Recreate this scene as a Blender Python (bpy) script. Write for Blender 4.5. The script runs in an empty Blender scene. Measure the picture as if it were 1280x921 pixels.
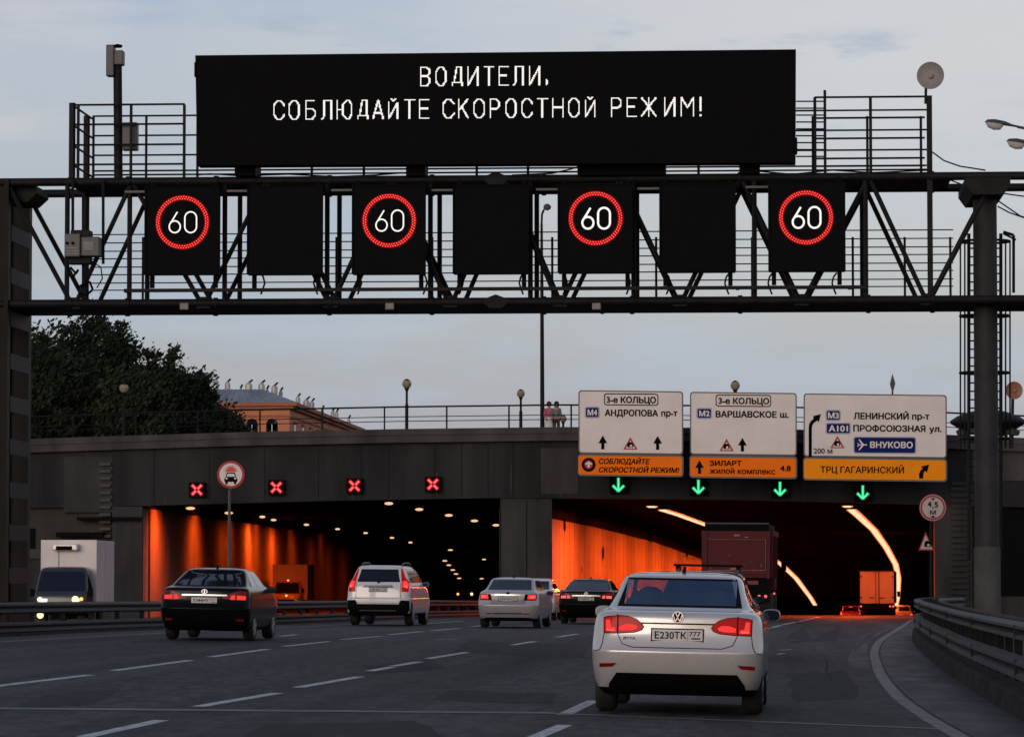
import bpy, bmesh, math, random
import numpy as np
from mathutils import Vector, Matrix
random.seed(7)
R_ = math.radians
sc = bpy.context.scene
COL = sc.collection

# ------------------------------------------------------------------ camera
FPX, CAMZ, VPX, VPY = 4760.0, 1.4, 940.0, 725.0
W0, H0 = 1280.0, 921.0
pit = math.atan((VPY - H0 / 2) / FPX)
yaw = math.atan((VPX - W0 / 2) / FPX * math.cos(pit))
cR = Vector((math.cos(yaw), math.sin(yaw), 0))
cF = Vector((-math.sin(yaw) * math.cos(pit), math.cos(yaw) * math.cos(pit), math.sin(pit)))
cU = Vector((math.sin(yaw) * math.sin(pit), -math.cos(yaw) * math.sin(pit), math.cos(pit)))
cam_d = bpy.data.cameras.new('camera')
cam = bpy.data.objects.new('camera', cam_d)
COL.objects.link(cam)
cam_d.sensor_width = 36.0
cam_d.lens = FPX / W0 * 36.0
cam_d.clip_start, cam_d.clip_end = 0.5, 9000
cam.matrix_world = Matrix(((cR.x, cU.x, -cF.x, 0), (cR.y, cU.y, -cF.y, 0), (cR.z, cU.z, -cF.z, CAMZ), (0, 0, 0, 1)))
sc.camera = cam

# ------------------------------------------------------------------ world and sun
SUN_EL, SUN_AZ = 5.0, 200.0            # the afterglow is low behind the camera
world = bpy.data.worlds.new('World')
sc.world = world
world.use_nodes = True
nt = world.node_tree
nt.nodes.clear()
def N(t, tree=None):
    return (tree or nt).nodes.new(t)
out = N('ShaderNodeOutputWorld')
bg1 = N('ShaderNodeBackground'); bg2 = N('ShaderNodeBackground'); addn = N('ShaderNodeAddShader')
sky = N('ShaderNodeTexSky'); sky.sky_type = 'NISHITA'; sky.sun_disc = False
sky.sun_elevation = R_(SUN_EL); sky.sun_rotation = R_(SUN_AZ)
nt.links.new(sky.outputs[0], bg1.inputs[0]); bg1.inputs[1].default_value = 0.05
tc = N('ShaderNodeTexCoord')
sep = N('ShaderNodeSeparateXYZ'); nt.links.new(tc.outputs['Generated'], sep.inputs[0])
def cloud(scale, detail, rough, lo, hi, loc):
    mp = N('ShaderNodeMapping'); mp.inputs['Scale'].default_value = scale; mp.inputs['Location'].default_value = loc
    nt.links.new(tc.outputs['Generated'], mp.inputs[0])
    no = N('ShaderNodeTexNoise'); no.inputs['Scale'].default_value = 1; no.inputs['Detail'].default_value = detail
    no.inputs['Roughness'].default_value = rough
    nt.links.new(mp.outputs[0], no.inputs['Vector'])
    mr = N('ShaderNodeMapRange'); mr.interpolation_type = 'SMOOTHSTEP'
    mr.inputs[1].default_value = lo; mr.inputs[2].default_value = hi
    nt.links.new(no.outputs[0], mr.inputs[0])
    return mr.outputs[0]
def times(a, b):
    m = N('ShaderNodeMath'); m.operation = 'MULTIPLY'
    nt.links.new(a, m.inputs[0]); nt.links.new(b, m.inputs[1])
    return m.outputs[0]
def mixc(fac, a, b):
    m = N('ShaderNodeMix'); m.data_type = 'RGBA'
    if isinstance(fac, float): m.inputs[0].default_value = fac
    else: nt.links.new(fac, m.inputs[0])
    for i, v in ((6, a), (7, b)):
        if isinstance(v, tuple): m.inputs[i].default_value = (*v, 1)
        else: nt.links.new(v, m.inputs[i])
    return m.outputs[2]
el = N('ShaderNodeMapRange'); el.interpolation_type = 'SMOOTHSTEP'
el.inputs[1].default_value = 0.035; el.inputs[2].default_value = 0.15
nt.links.new(sep.outputs[2], el.inputs[0])
base = mixc(el.outputs[0], (0.243, 0.272, 0.392), (0.375, 0.395, 0.505))
c1 = mixc(cloud((9, 9, 34), 4, 0.55, 0.46, 0.66, (3.1, 1.7, 0.4)), base, (0.26, 0.33, 0.51))
ax = N('ShaderNodeMapRange'); ax.interpolation_type = 'SMOOTHSTEP'
ax.inputs[1].default_value = -0.19; ax.inputs[2].default_value = 0.05
nt.links.new(sep.outputs[0], ax.inputs[0])
mu = N('ShaderNodeMath'); mu.operation = 'MULTIPLY'
nt.links.new(ax.outputs[0], mu.inputs[0]); nt.links.new(el.outputs[0], mu.inputs[1])
c2 = mixc(mu.outputs[0], c1, (0.51, 0.485, 0.545))
c3 = mixc(times(el.outputs[0], cloud((13, 13, 62), 5, 0.6, 0.5, 0.68, (0.3, 5.2, 2.2))), c2, (0.44, 0.425, 0.515))
c4 = mixc(times(el.outputs[0], cloud((16, 16, 80), 5, 0.62, 0.56, 0.72, (6.3, 2.2, 7.4))), c3, (0.27, 0.32, 0.455))
zen = N('ShaderNodeMapRange'); zen.interpolation_type = 'SMOOTHSTEP'
zen.inputs[1].default_value = 0.18; zen.inputs[2].default_value = 0.75
nt.links.new(sep.outputs[2], zen.inputs[0])
c5 = mixc(zen.outputs[0], c4, (0.14, 0.17, 0.26))      # overhead sky, out of view, darkened to soften top light and reflections
nt.links.new(c5, bg2.inputs[0]); bg2.inputs[1].default_value = 0.93
nt.links.new(bg1.outputs[0], addn.inputs[0]); nt.links.new(bg2.outputs[0], addn.inputs[1])
nt.links.new(addn.outputs[0], out.inputs[0])
sun_d = bpy.data.lights.new('sun', 'SUN')
sun = bpy.data.objects.new('sun', sun_d); COL.objects.link(sun)
sun_d.energy = 1.5; sun_d.angle = R_(35); sun_d.color = (1.0, 0.86, 0.78)
sd = Vector((math.sin(R_(SUN_AZ)) * math.cos(R_(SUN_EL)), math.cos(R_(SUN_AZ)) * math.cos(R_(SUN_EL)), math.sin(R_(SUN_EL))))
sun.rotation_euler = (-sd).to_track_quat('-Z', 'Y').to_euler()
vs = sc.view_settings
sc.display_settings.display_device = 'sRGB'
vs.view_transform = 'Standard'; vs.look = 'None'; vs.gamma = 1; vs.exposure = 0.0
vs.use_curve_mapping = False
sc.render.engine = 'CYCLES'
sc.cycles.use_denoising = True
sc.cycles.max_bounces = 6
sc.cycles.sample_clamp_indirect = 4.0
sc.cycles.caustics_reflective = False; sc.cycles.caustics_refractive = False

# ------------------------------------------------------------------ projection helpers
C0 = Vector((0, 0, CAMZ))
def ray(px, py):
    return cR * ((px - W0 / 2) / FPX) + cU * ((H0 / 2 - py) / FPX) + cF
def P(px, py, Y):
    d = ray(px, py)
    return C0 + d * (Y / d.y)
_OY = [0, 30, 50, 75, 104, 130, 148, 176, 197, 231, 270, 311, 347, 407, 520, 700]
_OX = [0, 0, .05, .45, 1.6, 2.95, 3.75, 5.2, 6.35, 8.3, 10.4, 12.6, 14.2, 16.4, 20.0, 25.0]
def O(Y): return float(np.interp(Y, _OY, _OX))
def heading(Y): return math.atan((O(Y + 8) - O(Y - 8)) / 16)
_ZY = [-200, 90, 120, 148, 176, 197, 231, 270, 311, 347, 407, 520, 700]
_ZZ = [0, 0, -.05, -.13, -.27, -.38, -.75, -1.45, -2.5, -3.6, -5.6, -9.2, -15]
def kcross(Y): return float(np.interp(Y, [0, 60, 75, 113, 176, 220], [.022, .021, .017, .009, .004, 0]))
def zroad(X, Y):
    return float(np.interp(Y, _ZY, _ZZ)) - kcross(Y) * min(max(X, -16.5), 4.0) - min(max((-17.2 - X) * .2, 0), .4)
def G(px, py):
    d = ray(px, py); z = 0.0
    for _ in range(30):
        t = (z - CAMZ) / d.z
        p = C0 + d * t
        z = zroad(p.x, p.y)
    return Vector((p.x, p.y, z))

# ------------------------------------------------------------------ materials
MATS = {}
def mat(name, col, rough=0.6, metal=0.0, var=0.12, scale=3.0, stretch=(1, 1, 1), bump=0.0, spec=0.5, coat=0.0, emis=None, estr=0.0, rvar=0.0, col2=None, detail=5):
    if name in MATS: return MATS[name]
    m = bpy.data.materials.new(name); MATS[name] = m
    m.use_nodes = True
    t = m.node_tree; b = t.nodes['Principled BSDF']
    b.inputs['Roughness'].default_value = rough
    b.inputs['Metallic'].default_value = metal
    b.inputs['Specular IOR Level'].default_value = spec
    b.inputs['Coat Weight'].default_value = coat
    b.inputs['Coat Roughness'].default_value = 0.06
    tcn = t.nodes.new('ShaderNodeTexCoord'); mp = t.nodes.new('ShaderNodeMapping')
    mp.inputs['Scale'].default_value = stretch
    no = t.nodes.new('ShaderNodeTexNoise'); no.inputs['Scale'].default_value = scale; no.inputs['Detail'].default_value = detail
    no.inputs['Roughness'].default_value = 0.6
    t.links.new(tcn.outputs['Object'], mp.inputs[0]); t.links.new(mp.outputs[0], no.inputs['Vector'])
    rp = t.nodes.new('ShaderNodeValToRGB')
    c2 = col2 or tuple(min(1, c * (1 + var)) for c in col)
    rp.color_ramp.elements[0].position = 0.3; rp.color_ramp.elements[1].position = 0.7
    rp.color_ramp.elements[0].color = (*[c * (1 - var) for c in col], 1)
    rp.color_ramp.elements[1].color = (*c2, 1)
    t.links.new(no.outputs[0], rp.inputs[0]); t.links.new(rp.outputs[0], b.inputs['Base Color'])
    if rvar:
        mr = t.nodes.new('ShaderNodeMapRange'); mr.inputs[3].default_value = rough - rvar; mr.inputs[4].default_value = rough + rvar
        mr.inputs[1].default_value = .3; mr.inputs[2].default_value = .7
        t.links.new(no.outputs[0], mr.inputs[0]); t.links.new(mr.outputs[0], b.inputs['Roughness'])
    if bump:
        bp = t.nodes.new('ShaderNodeBump'); bp.inputs['Strength'].default_value = bump; bp.inputs['Distance'].default_value = 0.02
        n2 = t.nodes.new('ShaderNodeTexNoise'); n2.inputs['Scale'].default_value = scale * 6; n2.inputs['Detail'].default_value = 3
        t.links.new(mp.outputs[0], n2.inputs['Vector'])
        t.links.new(n2.outputs[0], bp.inputs['Height']); t.links.new(bp.outputs[0], b.inputs['Normal'])
    if emis:
        b.inputs['Emission Color'].default_value = (*emis, 1); b.inputs['Emission Strength'].default_value = estr
    return m
def asphalt():
    m = mat('asphalt', (.026, .0258, .0262), .72, 0, .3, .35, (1, .12, 1), 0, .25, rvar=.1)
    t = m.node_tree; b = t.nodes['Principled BSDF']; b.inputs['Specular IOR Level'].default_value = .12; rp = t.nodes['Color Ramp']
    tcn = t.nodes['Texture Coordinate']
    fine = t.nodes.new('ShaderNodeTexNoise'); fine.inputs['Scale'].default_value = 6; fine.inputs['Detail'].default_value = 9; fine.inputs['Roughness'].default_value = .8
    mp = t.nodes.new('ShaderNodeMapping'); mp.inputs['Scale'].default_value = (1, .22, 1)
    t.links.new(tcn.outputs['Object'], mp.inputs[0]); t.links.new(mp.outputs[0], fine.inputs['Vector'])
    mr = t.nodes.new('ShaderNodeMapRange'); mr.inputs[1].default_value = .3; mr.inputs[2].default_value = .7
    mr.inputs[1].default_value = .38; mr.inputs[2].default_value = .62; mr.inputs[3].default_value = .3; mr.inputs[4].default_value = 1.95
    t.links.new(fine.outputs[0], mr.inputs[0])
    # worn wheel tracks: long streaks that follow the carriageway
    st = t.nodes.new('ShaderNodeTexNoise'); st.inputs['Scale'].default_value = .75; st.inputs['Detail'].default_value = 2
    mp2 = t.nodes.new('ShaderNodeMapping'); mp2.inputs['Scale'].default_value = (1, .012, 1)
    t.links.new(tcn.outputs['Object'], mp2.inputs[0]); t.links.new(mp2.outputs[0], st.inputs['Vector'])
    ms = t.nodes.new('ShaderNodeMapRange'); ms.inputs[1].default_value = .35; ms.inputs[2].default_value = .65
    ms.inputs[3].default_value = .55; ms.inputs[4].default_value = 1.65
    t.links.new(st.outputs[0], ms.inputs[0])
    mm = t.nodes.new('ShaderNodeMath'); mm.operation = 'MULTIPLY'
    t.links.new(mr.outputs[0], mm.inputs[0]); t.links.new(ms.outputs[0], mm.inputs[1])
    vm = t.nodes.new('ShaderNodeVectorMath'); vm.operation = 'SCALE'
    t.links.new(rp.outputs[0], vm.inputs[0]); t.links.new(mm.outputs[0], vm.inputs['Scale'])
    t.links.new(vm.outputs[0], b.inputs['Base Color'])
    bp = t.nodes.new('ShaderNodeBump'); bp.inputs['Strength'].default_value = .25; bp.inputs['Distance'].default_value = .01
    t.links.new(fine.outputs[0], bp.inputs['Height']); t.links.new(bp.outputs[0], b.inputs['Normal'])
    return m
def emit(name, col, s):
    return mat(name, tuple(min(1, c * .04) for c in col), .6, 0, .02, 20, spec=0, emis=col, estr=s)
def glass(name, tint, transp=0.0, rough=.03):
    if name in MATS: return MATS[name]
    if not transp:
        mm = mat(name, tint, rough, 0, .1, 4, spec=.45)
        mm.node_tree.nodes['Principled BSDF'].inputs['Specular Tint'].default_value = (.38, .6, 1, 1)
        return mm
    m = bpy.data.materials.new(name); MATS[name] = m; m.use_nodes = True
    t = m.node_tree; t.nodes.clear()
    o = t.nodes.new('ShaderNodeOutputMaterial'); mx = t.nodes.new('ShaderNodeMixShader')
    tr = t.nodes.new('ShaderNodeBsdfTransparent'); tr.inputs[0].default_value = (*tint, 1)
    gl = t.nodes.new('ShaderNodeBsdfGlossy'); gl.inputs['Roughness'].default_value = rough
    gl.inputs[0].default_value = (.5, .7, 1, 1)
    fr = t.nodes.new('ShaderNodeFresnel'); fr.inputs[0].default_value = 1.6
    no = t.nodes.new('ShaderNodeTexNoise'); no.inputs['Scale'].default_value = 6
    ad = t.nodes.new('ShaderNodeMath'); ad.operation = 'MULTIPLY_ADD'; ad.inputs[1].default_value = .03
    t.links.new(no.outputs[0], ad.inputs[0]); t.links.new(fr.outputs[0], ad.inputs[2])
    ge = t.nodes.new('ShaderNodeNewGeometry'); iv = t.nodes.new('ShaderNodeMath'); iv.operation = 'SUBTRACT'; iv.inputs[0].default_value = 1
    ml = t.nodes.new('ShaderNodeMath'); ml.operation = 'MULTIPLY'
    t.links.new(ge.outputs['Backfacing'], iv.inputs[1]); t.links.new(iv.outputs[0], ml.inputs[0]); t.links.new(ad.outputs[0], ml.inputs[1])
    t.links.new(ml.outputs[0], mx.inputs[0]); t.links.new(tr.outputs[0], mx.inputs[1]); t.links.new(gl.outputs[0], mx.inputs[2])
    t.links.new(mx.outputs[0], o.inputs[0])
    return m
M_ASPH = asphalt()
M_LINE = mat('road_paint', (.40, .40, .41), .6, 0, .6, 9, (1, .5, 1), col2=(.60, .60, .61), detail=10)
M_WET = mat('damp_asphalt', (.017, .0195, .025), .6, 0, .65, 1.6, (1, .3, 1), rvar=.12, spec=.15, detail=10)
M_KERBD = mat('grimy_kerb_concrete', (.026, .026, .026), .9, 0, .6, 2.5, (1, .4, 1), .4, spec=.1, detail=10)
M_LINEW = mat('worn_road_paint', (.085, .084, .082), .65, 0, .6, 6, (1, .5, 1), col2=(.20, .195, .19), detail=10)
M_JOINT = mat('joint_tar', (.085, .085, .09), .6, 0, .4, 3)
M_GROUND = mat('earth', (.05, .055, .04), .9, 0, .3, .3)
M_FASC = mat('sooty_concrete', (.023, .023, .024), .9, 0, .5, .5, (1, 1, .14), .2, detail=9, spec=.15)
M_FASC2 = mat('grey_concrete', (.040, .039, .039), .9, 0, .45, .6, (1, 1, .25), .2, detail=9, spec=.15)
M_JNT = mat('dark_joint', (.013, .013, .0135), .9, 0, .2, 2, spec=.1)
M_CORN = mat('cornice_concrete', (.055, .052, .051), .9, 0, .4, .8, (1, 1, .4), .2, detail=9, spec=.15)
M_WALLC = mat('abutment_concrete', (.034, .031, .028), .9, 0, .55, .4, (1, 1, .3), .25, detail=9, spec=.15)
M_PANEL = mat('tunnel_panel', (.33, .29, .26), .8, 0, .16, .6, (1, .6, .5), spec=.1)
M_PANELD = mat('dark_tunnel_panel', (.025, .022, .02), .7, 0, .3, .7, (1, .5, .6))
M_CEIL = mat('tunnel_ceiling_soot', (.020, .020, .020), 1.0, 0, .3, .5, spec=0)
M_STEEL = mat('painted_dark_steel', (.009, .0088, .009), .6, .0, .45, 2.5, bump=.1, spec=.13)
M_COLUMN = mat('dusty_column_paint', (.022, .022, .023), .7, .0, .35, 1.2, spec=.3)
M_STEELB = mat('brownish_steel', (.009, .007, .0062), .6, 0, .5, 1.2, spec=.13)
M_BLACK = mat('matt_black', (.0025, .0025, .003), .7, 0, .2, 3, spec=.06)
M_GREYBOX = mat('grey_equipment', (.05, .049, .051), .5, 0, .15, 6)
M_SLEEVE = mat('column_casing', (.062, .06, .058), .8, 0, .25, 1.5, spec=.2)
M_LTGREY = mat('light_grey_paint', (.16, .155, .152), .6, 0, .2, 3)
M_GALV = mat('galvanised_steel', (.036, .036, .037), .7, .05, .45, 2.5, (1, .3, 1), rvar=.1)
M_SIGNW = mat('sign_white', (.68, .62, .58), .6, 0, .08, .5, spec=.1)
M_SIGNO = mat('sign_orange', (.85, .165, .004), .6, 0, .06, .8, spec=.1)
M_SIGNY = mat('sign_amber', (.85, .26, .003), .6, 0, .06, .8, spec=.1)
M_SIGNB = mat('sign_blue', (.005, .012, .10), .6, 0, .1, 2, spec=.08)
M_BLUEEDGE = mat('sign_pale_blue', (.33, .34, .46), .5, 0, .05, 2)
M_INK = mat('sign_ink', (.003, .003, .003), .7, 0, .1, 2, spec=.03)
M_INKB = mat('sign_brown_ink', (.012, .003, .002), .7, 0, .1, 2, spec=.03)
M_SIGNR = mat('sign_red', (.33, .008, .014), .6, 0, .1, 3)
M_SIGNBACK = mat('sign_frame_grey', (.10, .095, .09), .55, .3, .15, 2)
M_LEDW = emit('white_led', (1.0, .93, .88), 1.15)
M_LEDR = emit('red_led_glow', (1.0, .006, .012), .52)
M_LEDRD = emit('red_led_dot', (1.0, .30, .2), 2.0)
M_LEDX = emit('red_cross_led', (1.0, .13, .13), 1.25)
M_LEDXE = emit('red_cross_led_edge', (.75, .004, .02), .5)
M_LEDG = emit('green_led', (.12, 1.0, .45), 1.05)
M_LEDGE = emit('green_led_edge', (.01, .45, .14), .6)
M_LAMP = emit('sodium_lamp', (1.0, .74, .44), 1.08)
M_LAMPE = emit('sodium_glow_rim', (1.0, .20, .03), 1.3)
M_LAMPL = emit('small_sodium_lamp', (1.0, .56, .27), 1.1)
M_TAIL = mat('tail_lens', (.10, .003, .004), .25, 0, .1, 9, spec=.15, emis=(1, .010, .016), estr=.25)
M_TAILD = mat('dark_tail_lens', (.06, .003, .004), .25, 0, .1, 9, spec=.2, emis=(1, .01, .012), estr=.05)
M_TAILHOT = emit('lit_tail_lamp', (1.0, .050, .042), 1.05)
M_TAILHOT2 = emit('bright_tail_lamp', (1.0, .13, .11), 1.2)
M_HEAD = emit('headlamp_glow', (1.0, .72, .42), 2.0)
M_LOWGLOW = emit('low_warm_glow', (1.0, .55, .25), 3.0)
M_AMBER = emit('amber_lamp', (1.0, .42, .1), 2.2)
M_GLASS = glass('tinted_car_glass', (.010, .012, .017))
M_GLASSC = glass('clear_car_glass', (.50, .55, .60), .5)
M_RUB = mat('rubber', (.010, .010, .011), .8, 0, .3, 12)
M_RIM = mat('alloy_rim', (.40, .40, .41), .4, .2, .1, 8)
M_CHROME = mat('chrome', (.36, .36, .38), .22, 1, .05, 8)
M_MIRR = mat('mirror_pale_reflection', (.10, .105, .115), .25, .3, .1, 6)
M_PLATE = mat('number_plate_white', (.55, .53, .52), .5, 0, .06, 12)
M_INTER = mat('cabin_cloth', (.018, .018, .02), .9, 0, .2, 10)
M_SILV = mat('champagne_white_paint', (.52, .50, .485), .3, .35, .06, 2, coat=1.0)
M_WHITE = mat('white_car_paint', (.62, .60, .59), .35, 0, .04, 2, coat=.9)
M_SILVER = mat('silver_car_paint', (.42, .41, .42), .32, .35, .05, 2, coat=.4)
M_BLK = mat('black_car_paint', (.0035, .004, .0055), .16, 0, .15, 2, spec=.07, coat=.03)
M_BLK2 = mat('dark_graphite_paint', (.005, .0047, .0047), .18, 0, .15, 2, spec=.08, coat=.03)
M_REDP = mat('red_car_paint', (.25, .02, .02), .35, 0, .1, 2, coat=.5)
M_BURG = mat('burgundy_truck_paint', (.075, .008, .013), .55, 0, .28, 2.2, rvar=.1, spec=.15)
M_BURGL = mat('worn_burgundy_edge', (.30, .13, .12), .6, 0, .5, 4, spec=.2)
M_BOXW = mat('white_box_panel', (.62, .57, .55), .5, 0, .1, 1.2, (1, 1, .4))
M_BARK = mat('bark', (.04, .03, .022), .9, 0, .3, 6)
M_LEAF = mat('leaf_dark', (.011, .019, .010), .8, 0, .5, .45, col2=(.020, .031, .014), spec=.2)
M_LEAF2 = mat('leaf_mid', (.018, .029, .013), .8, 0, .5, .45, col2=(.029, .043, .018), spec=.2)
M_STUC = mat('orange_stucco', (.55, .20, .095), .8, 0, .12, .4)
M_STUCD = mat('orange_stucco_trim', (.36, .12, .06), .8, 0, .12, .4)
M_ROOF = mat('pale_metal_roof', (.22, .25, .29), .45, .3, .25, .8, (1, .3, 1))
M_CHIM = mat('tin_chimney', (.46, .42, .39), .45, .3, .25, 1.5)
M_GLOBE = mat('lamp_globe', (.22, .19, .12), .35, 0, .2, 5)
M_SKIN = mat('skin', (.35, .2, .15), .6, 0, .05, 8)
M_HAIR = mat('dark_hair', (.015, .01, .009), .6, 0, .2, 20)
M_HAIRR = mat('red_brown_hair', (.09, .03, .02), .6, 0, .2, 20)
M_PINK = mat('pink_top', (.45, .10, .16), .8, 0, .35, 14)
M_WSK = mat('white_cloth', (.6, .57, .58), .8, 0, .1, 10)
M_GREENJ = mat('grey_green_jacket', (.12, .15, .14), .8, 0, .15, 10)
M_NAVY = mat('navy_trousers', (.02, .022, .03), .8, 0, .15, 10)
M_DISHR = mat('ochre_dish', (.26, .10, .06), .5, 0, .15, 4)
M_DISH = mat('pale_dish', (.20, .185, .175), .5, 0, .12, 5)

# ------------------------------------------------------------------ object helpers
def tag(o, label=None, cat=None, group=None, kind=None):
    if label: o['label'] = label
    if cat: o['category'] = cat
    if group: o['group'] = group
    if kind: o['kind'] = kind
    return o
def thing(name, loc, label, cat, group=None):
    o = bpy.data.objects.new(name, None); COL.objects.link(o); o.location = loc
    o.empty_display_size = .3
    return tag(o, label, cat, group)
def root(o):
    while o.parent: o = o.parent
    return o
class MB:
    def __init__(s): s.v = []; s.f = []; s.m = []
    def add(s, vs, fs, mi=0):
        b = len(s.v); s.v += [tuple(v) for v in vs]
        for f in fs: s.f.append(tuple(i + b for i in f)); s.m.append(mi)
    def box(s, a, b, mi=0):
        (x0, y0, z0), (x1, y1, z1) = a, b
        x0, x1 = min(x0, x1), max(x0, x1); y0, y1 = min(y0, y1), max(y0, y1); z0, z1 = min(z0, z1), max(z0, z1)
        s.add([(x0, y0, z0), (x1, y0, z0), (x1, y1, z0), (x0, y1, z0), (x0, y0, z1), (x1, y0, z1), (x1, y1, z1), (x0, y1, z1)],
              [(0, 3, 2, 1), (4, 5, 6, 7), (0, 1, 5, 4), (1, 2, 6, 5), (2, 3, 7, 6), (3, 0, 4, 7)], mi)
    def beam(s, p, q, w, h, up=Vector((0, 0, 1)), mi=0):
        p, q = Vector(p), Vector(q); d = (q - p).normalized()
        a = d.cross(up)
        if a.length < 1e-4: a = d.cross(Vector((0, 1, 0)))
        a.normalize(); b = a.cross(d)
        a *= w / 2; b *= h / 2
        s.add([p - a - b, p + a - b, p + a + b, p - a + b, q - a - b, q + a - b, q + a + b, q - a + b],
              [(0, 3, 2, 1), (4, 5, 6, 7), (0, 1, 5, 4), (1, 2, 6, 5), (2, 3, 7, 6), (3, 0, 4, 7)], mi)
    def tube(s, p, q, r, n=10, r2=None, mi=0, caps=True):
        p, q = Vector(p), Vector(q); d = (q - p).normalized()
        a = d.cross(Vector((0, 0, 1)))
        if a.length < 1e-3: a = Vector((1, 0, 0))
        a.normalize(); b = d.cross(a); r2 = r if r2 is None else r2
        vs = [p + (a * math.cos(t) + b * math.sin(t)) * r for t in [2 * math.pi * i / n for i in range(n)]]
        vs += [q + (a * math.cos(t) + b * math.sin(t)) * r2 for t in [2 * math.pi * i / n for i in range(n)]]
        fs = [(i, (i + 1) % n, n + (i + 1) % n, n + i) for i in range(n)]
        if caps: fs += [tuple(range(n))[::-1], tuple(range(n, 2 * n))]
        s.add(vs, fs, mi)
    def path(s, pts, r, n=8, mi=0):
        for a, b in zip(pts, pts[1:]): s.tube(a, b, r, n, mi=mi)
    def lathe(s, prof, c, n=20, axis='z', mi=0):
        c = Vector(c); vs = []
        for (r, h) in prof:
            for i in range(n):
                t = 2 * math.pi * i / n
                u, v = r * math.cos(t), r * math.sin(t)
                vs.append(c + (Vector((u, v, h)) if axis == 'z' else Vector((u, h, v)) if axis == 'y' else Vector((h, u, v))))
        fs = []
        for k in range(len(prof) - 1):
            for i in range(n):
                j = (i + 1) % n
                fs.append((k * n + i, k * n + j, (k + 1) * n + j, (k + 1) * n + i))
        fs.append(tuple(range(n))[::-1]); fs.append(tuple(range((len(prof) - 1) * n, len(prof) * n)))
        s.add(vs, fs, mi)
    def sheet(s, left, right, mi=0):
        n = len(left)
        s.add(list(left) + list(right), [(i, i + n, i + n + 1, i + 1) for i in range(n - 1)], mi)
    def grid(s, rows, mi=0, close=False):
        nr, nc = len(rows), len(rows[0])
        vs = [p for r in rows for p in r]
        fs = []
        for i in range(nr - 1):
            for j in range(nc if close else nc - 1):
                k = (j + 1) % nc
                fs.append((i * nc + j, i * nc + k, (i + 1) * nc + k, (i + 1) * nc + j))
        s.add(vs, fs, mi)
    def prism(s, pts, dvec, mi=0):
        n = len(pts); d = Vector(dvec)
        vs = [Vector(p) for p in pts] + [Vector(p) + d for p in pts]
        s.add(vs, [tuple(range(n)), tuple(range(2 * n - 1, n - 1, -1))] + [(i, n + i, n + (i + 1) % n, (i + 1) % n) for i in range(n)], mi)
    def build(s, name, m, parent=None, smooth=False, world=True, fix=True):
        me = bpy.data.meshes.new(name)
        v = s.v
        if parent is not None and world:
            o = root(parent).location
            v = [(a[0] - o.x, a[1] - o.y, a[2] - o.z) for a in v]
        me.from_pydata(v, [], s.f)
        ms = m if isinstance(m, (list, tuple)) else [m]
        for q in ms: me.materials.append(q)
        if len(ms) > 1:
            for i, p in enumerate(me.polygons): p.material_index = s.m[i]
        if fix:
            bm = bmesh.new(); bm.from_mesh(me)
            bmesh.ops.recalc_face_normals(bm, faces=bm.faces); bm.to_mesh(me); bm.free()
        if smooth:
            for p in me.polygons: p.use_smooth = True
            try: me.set_sharp_from_angle(angle=R_(40))
            except Exception: pass
        ob = bpy.data.objects.new(name, me); COL.objects.link(ob)
        if parent is not None: ob.parent = parent
        return ob
def structure(o): o['kind'] = 'structure'; return o

_font = bpy.data.curves.new('font_probe', 'FONT'); _font.body = 'Н'
_fo = bpy.data.objects.new('font_probe', _font); COL.objects.link(_fo)
_tc = {}
def text_loops(body):
    """outline loops of the built-in lettering, as lists of points"""
    if body in _tc: return _tc[body]
    _font.body = body
    dg = bpy.context.evaluated_depsgraph_get(); dg.update()
    cu = _fo.to_curve(dg); loops = []
    for sp in cu.splines:
        bp = list(sp.bezier_points); pts = []
        for a, b in zip(bp, bp[1:] + bp[:1]):
            p0, p1, p2, p3 = a.co, a.handle_right, b.handle_left, b.co
            for k in range(6):
                t = k / 6; u = 1 - t
                q = p0 * u**3 + p1 * 3 * u * u * t + p2 * 3 * u * t * t + p3 * t**3
                pts.append((q.x, q.y))
        loops.append(pts)
    _fo.to_curve_clear(); _tc[body] = loops
    return loops
def text_spans(body, bold):
    """letters cut into thin horizontal slices (non-zero winding), each widened by bold all round"""
    loops = text_loops(body); ys = [p[1] for l in loops for p in l]
    n = max(20, int((max(ys) - min(ys) + 2 * bold) / .022)); y0 = min(ys) - bold; dy = (max(ys) - min(ys) + 2 * bold) / n
    def cut(y):
        xs = []
        for l in loops:
            for (ax, ay), (bx, by) in zip(l, l[1:] + l[:1]):
                if (ay <= y) != (by <= y): xs.append((ax + (bx - ax) * (y - ay) / (by - ay), 1 if by > ay else -1))
        xs.sort(); w = 0; r = []; st = 0
        for x, d in xs:
            if w == 0: st = x
            w += d
            if w == 0 and x - st > 1e-4: r.append((st, x))
        return r
    out = []
    for k in range(n):
        y = y0 + (k + .5) * dy; iv = []
        for o, e in ((0, bold), (bold * .9, bold * .45), (-bold * .9, bold * .45)) if bold else ((0, 0),):
            iv += [(a - e, b + e) for a, b in cut(y + o)]
        iv.sort(); mg = []
        for a, b in iv:
            if mg and a <= mg[-1][1]: mg[-1][1] = max(mg[-1][1], b)
            else: mg.append([a, b])
        out += [(a, b, y - dy / 2, y + dy / 2) for a, b in mg]
    return out
CAPH = max(p[1] for l in text_loops('Н') for p in l)
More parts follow.
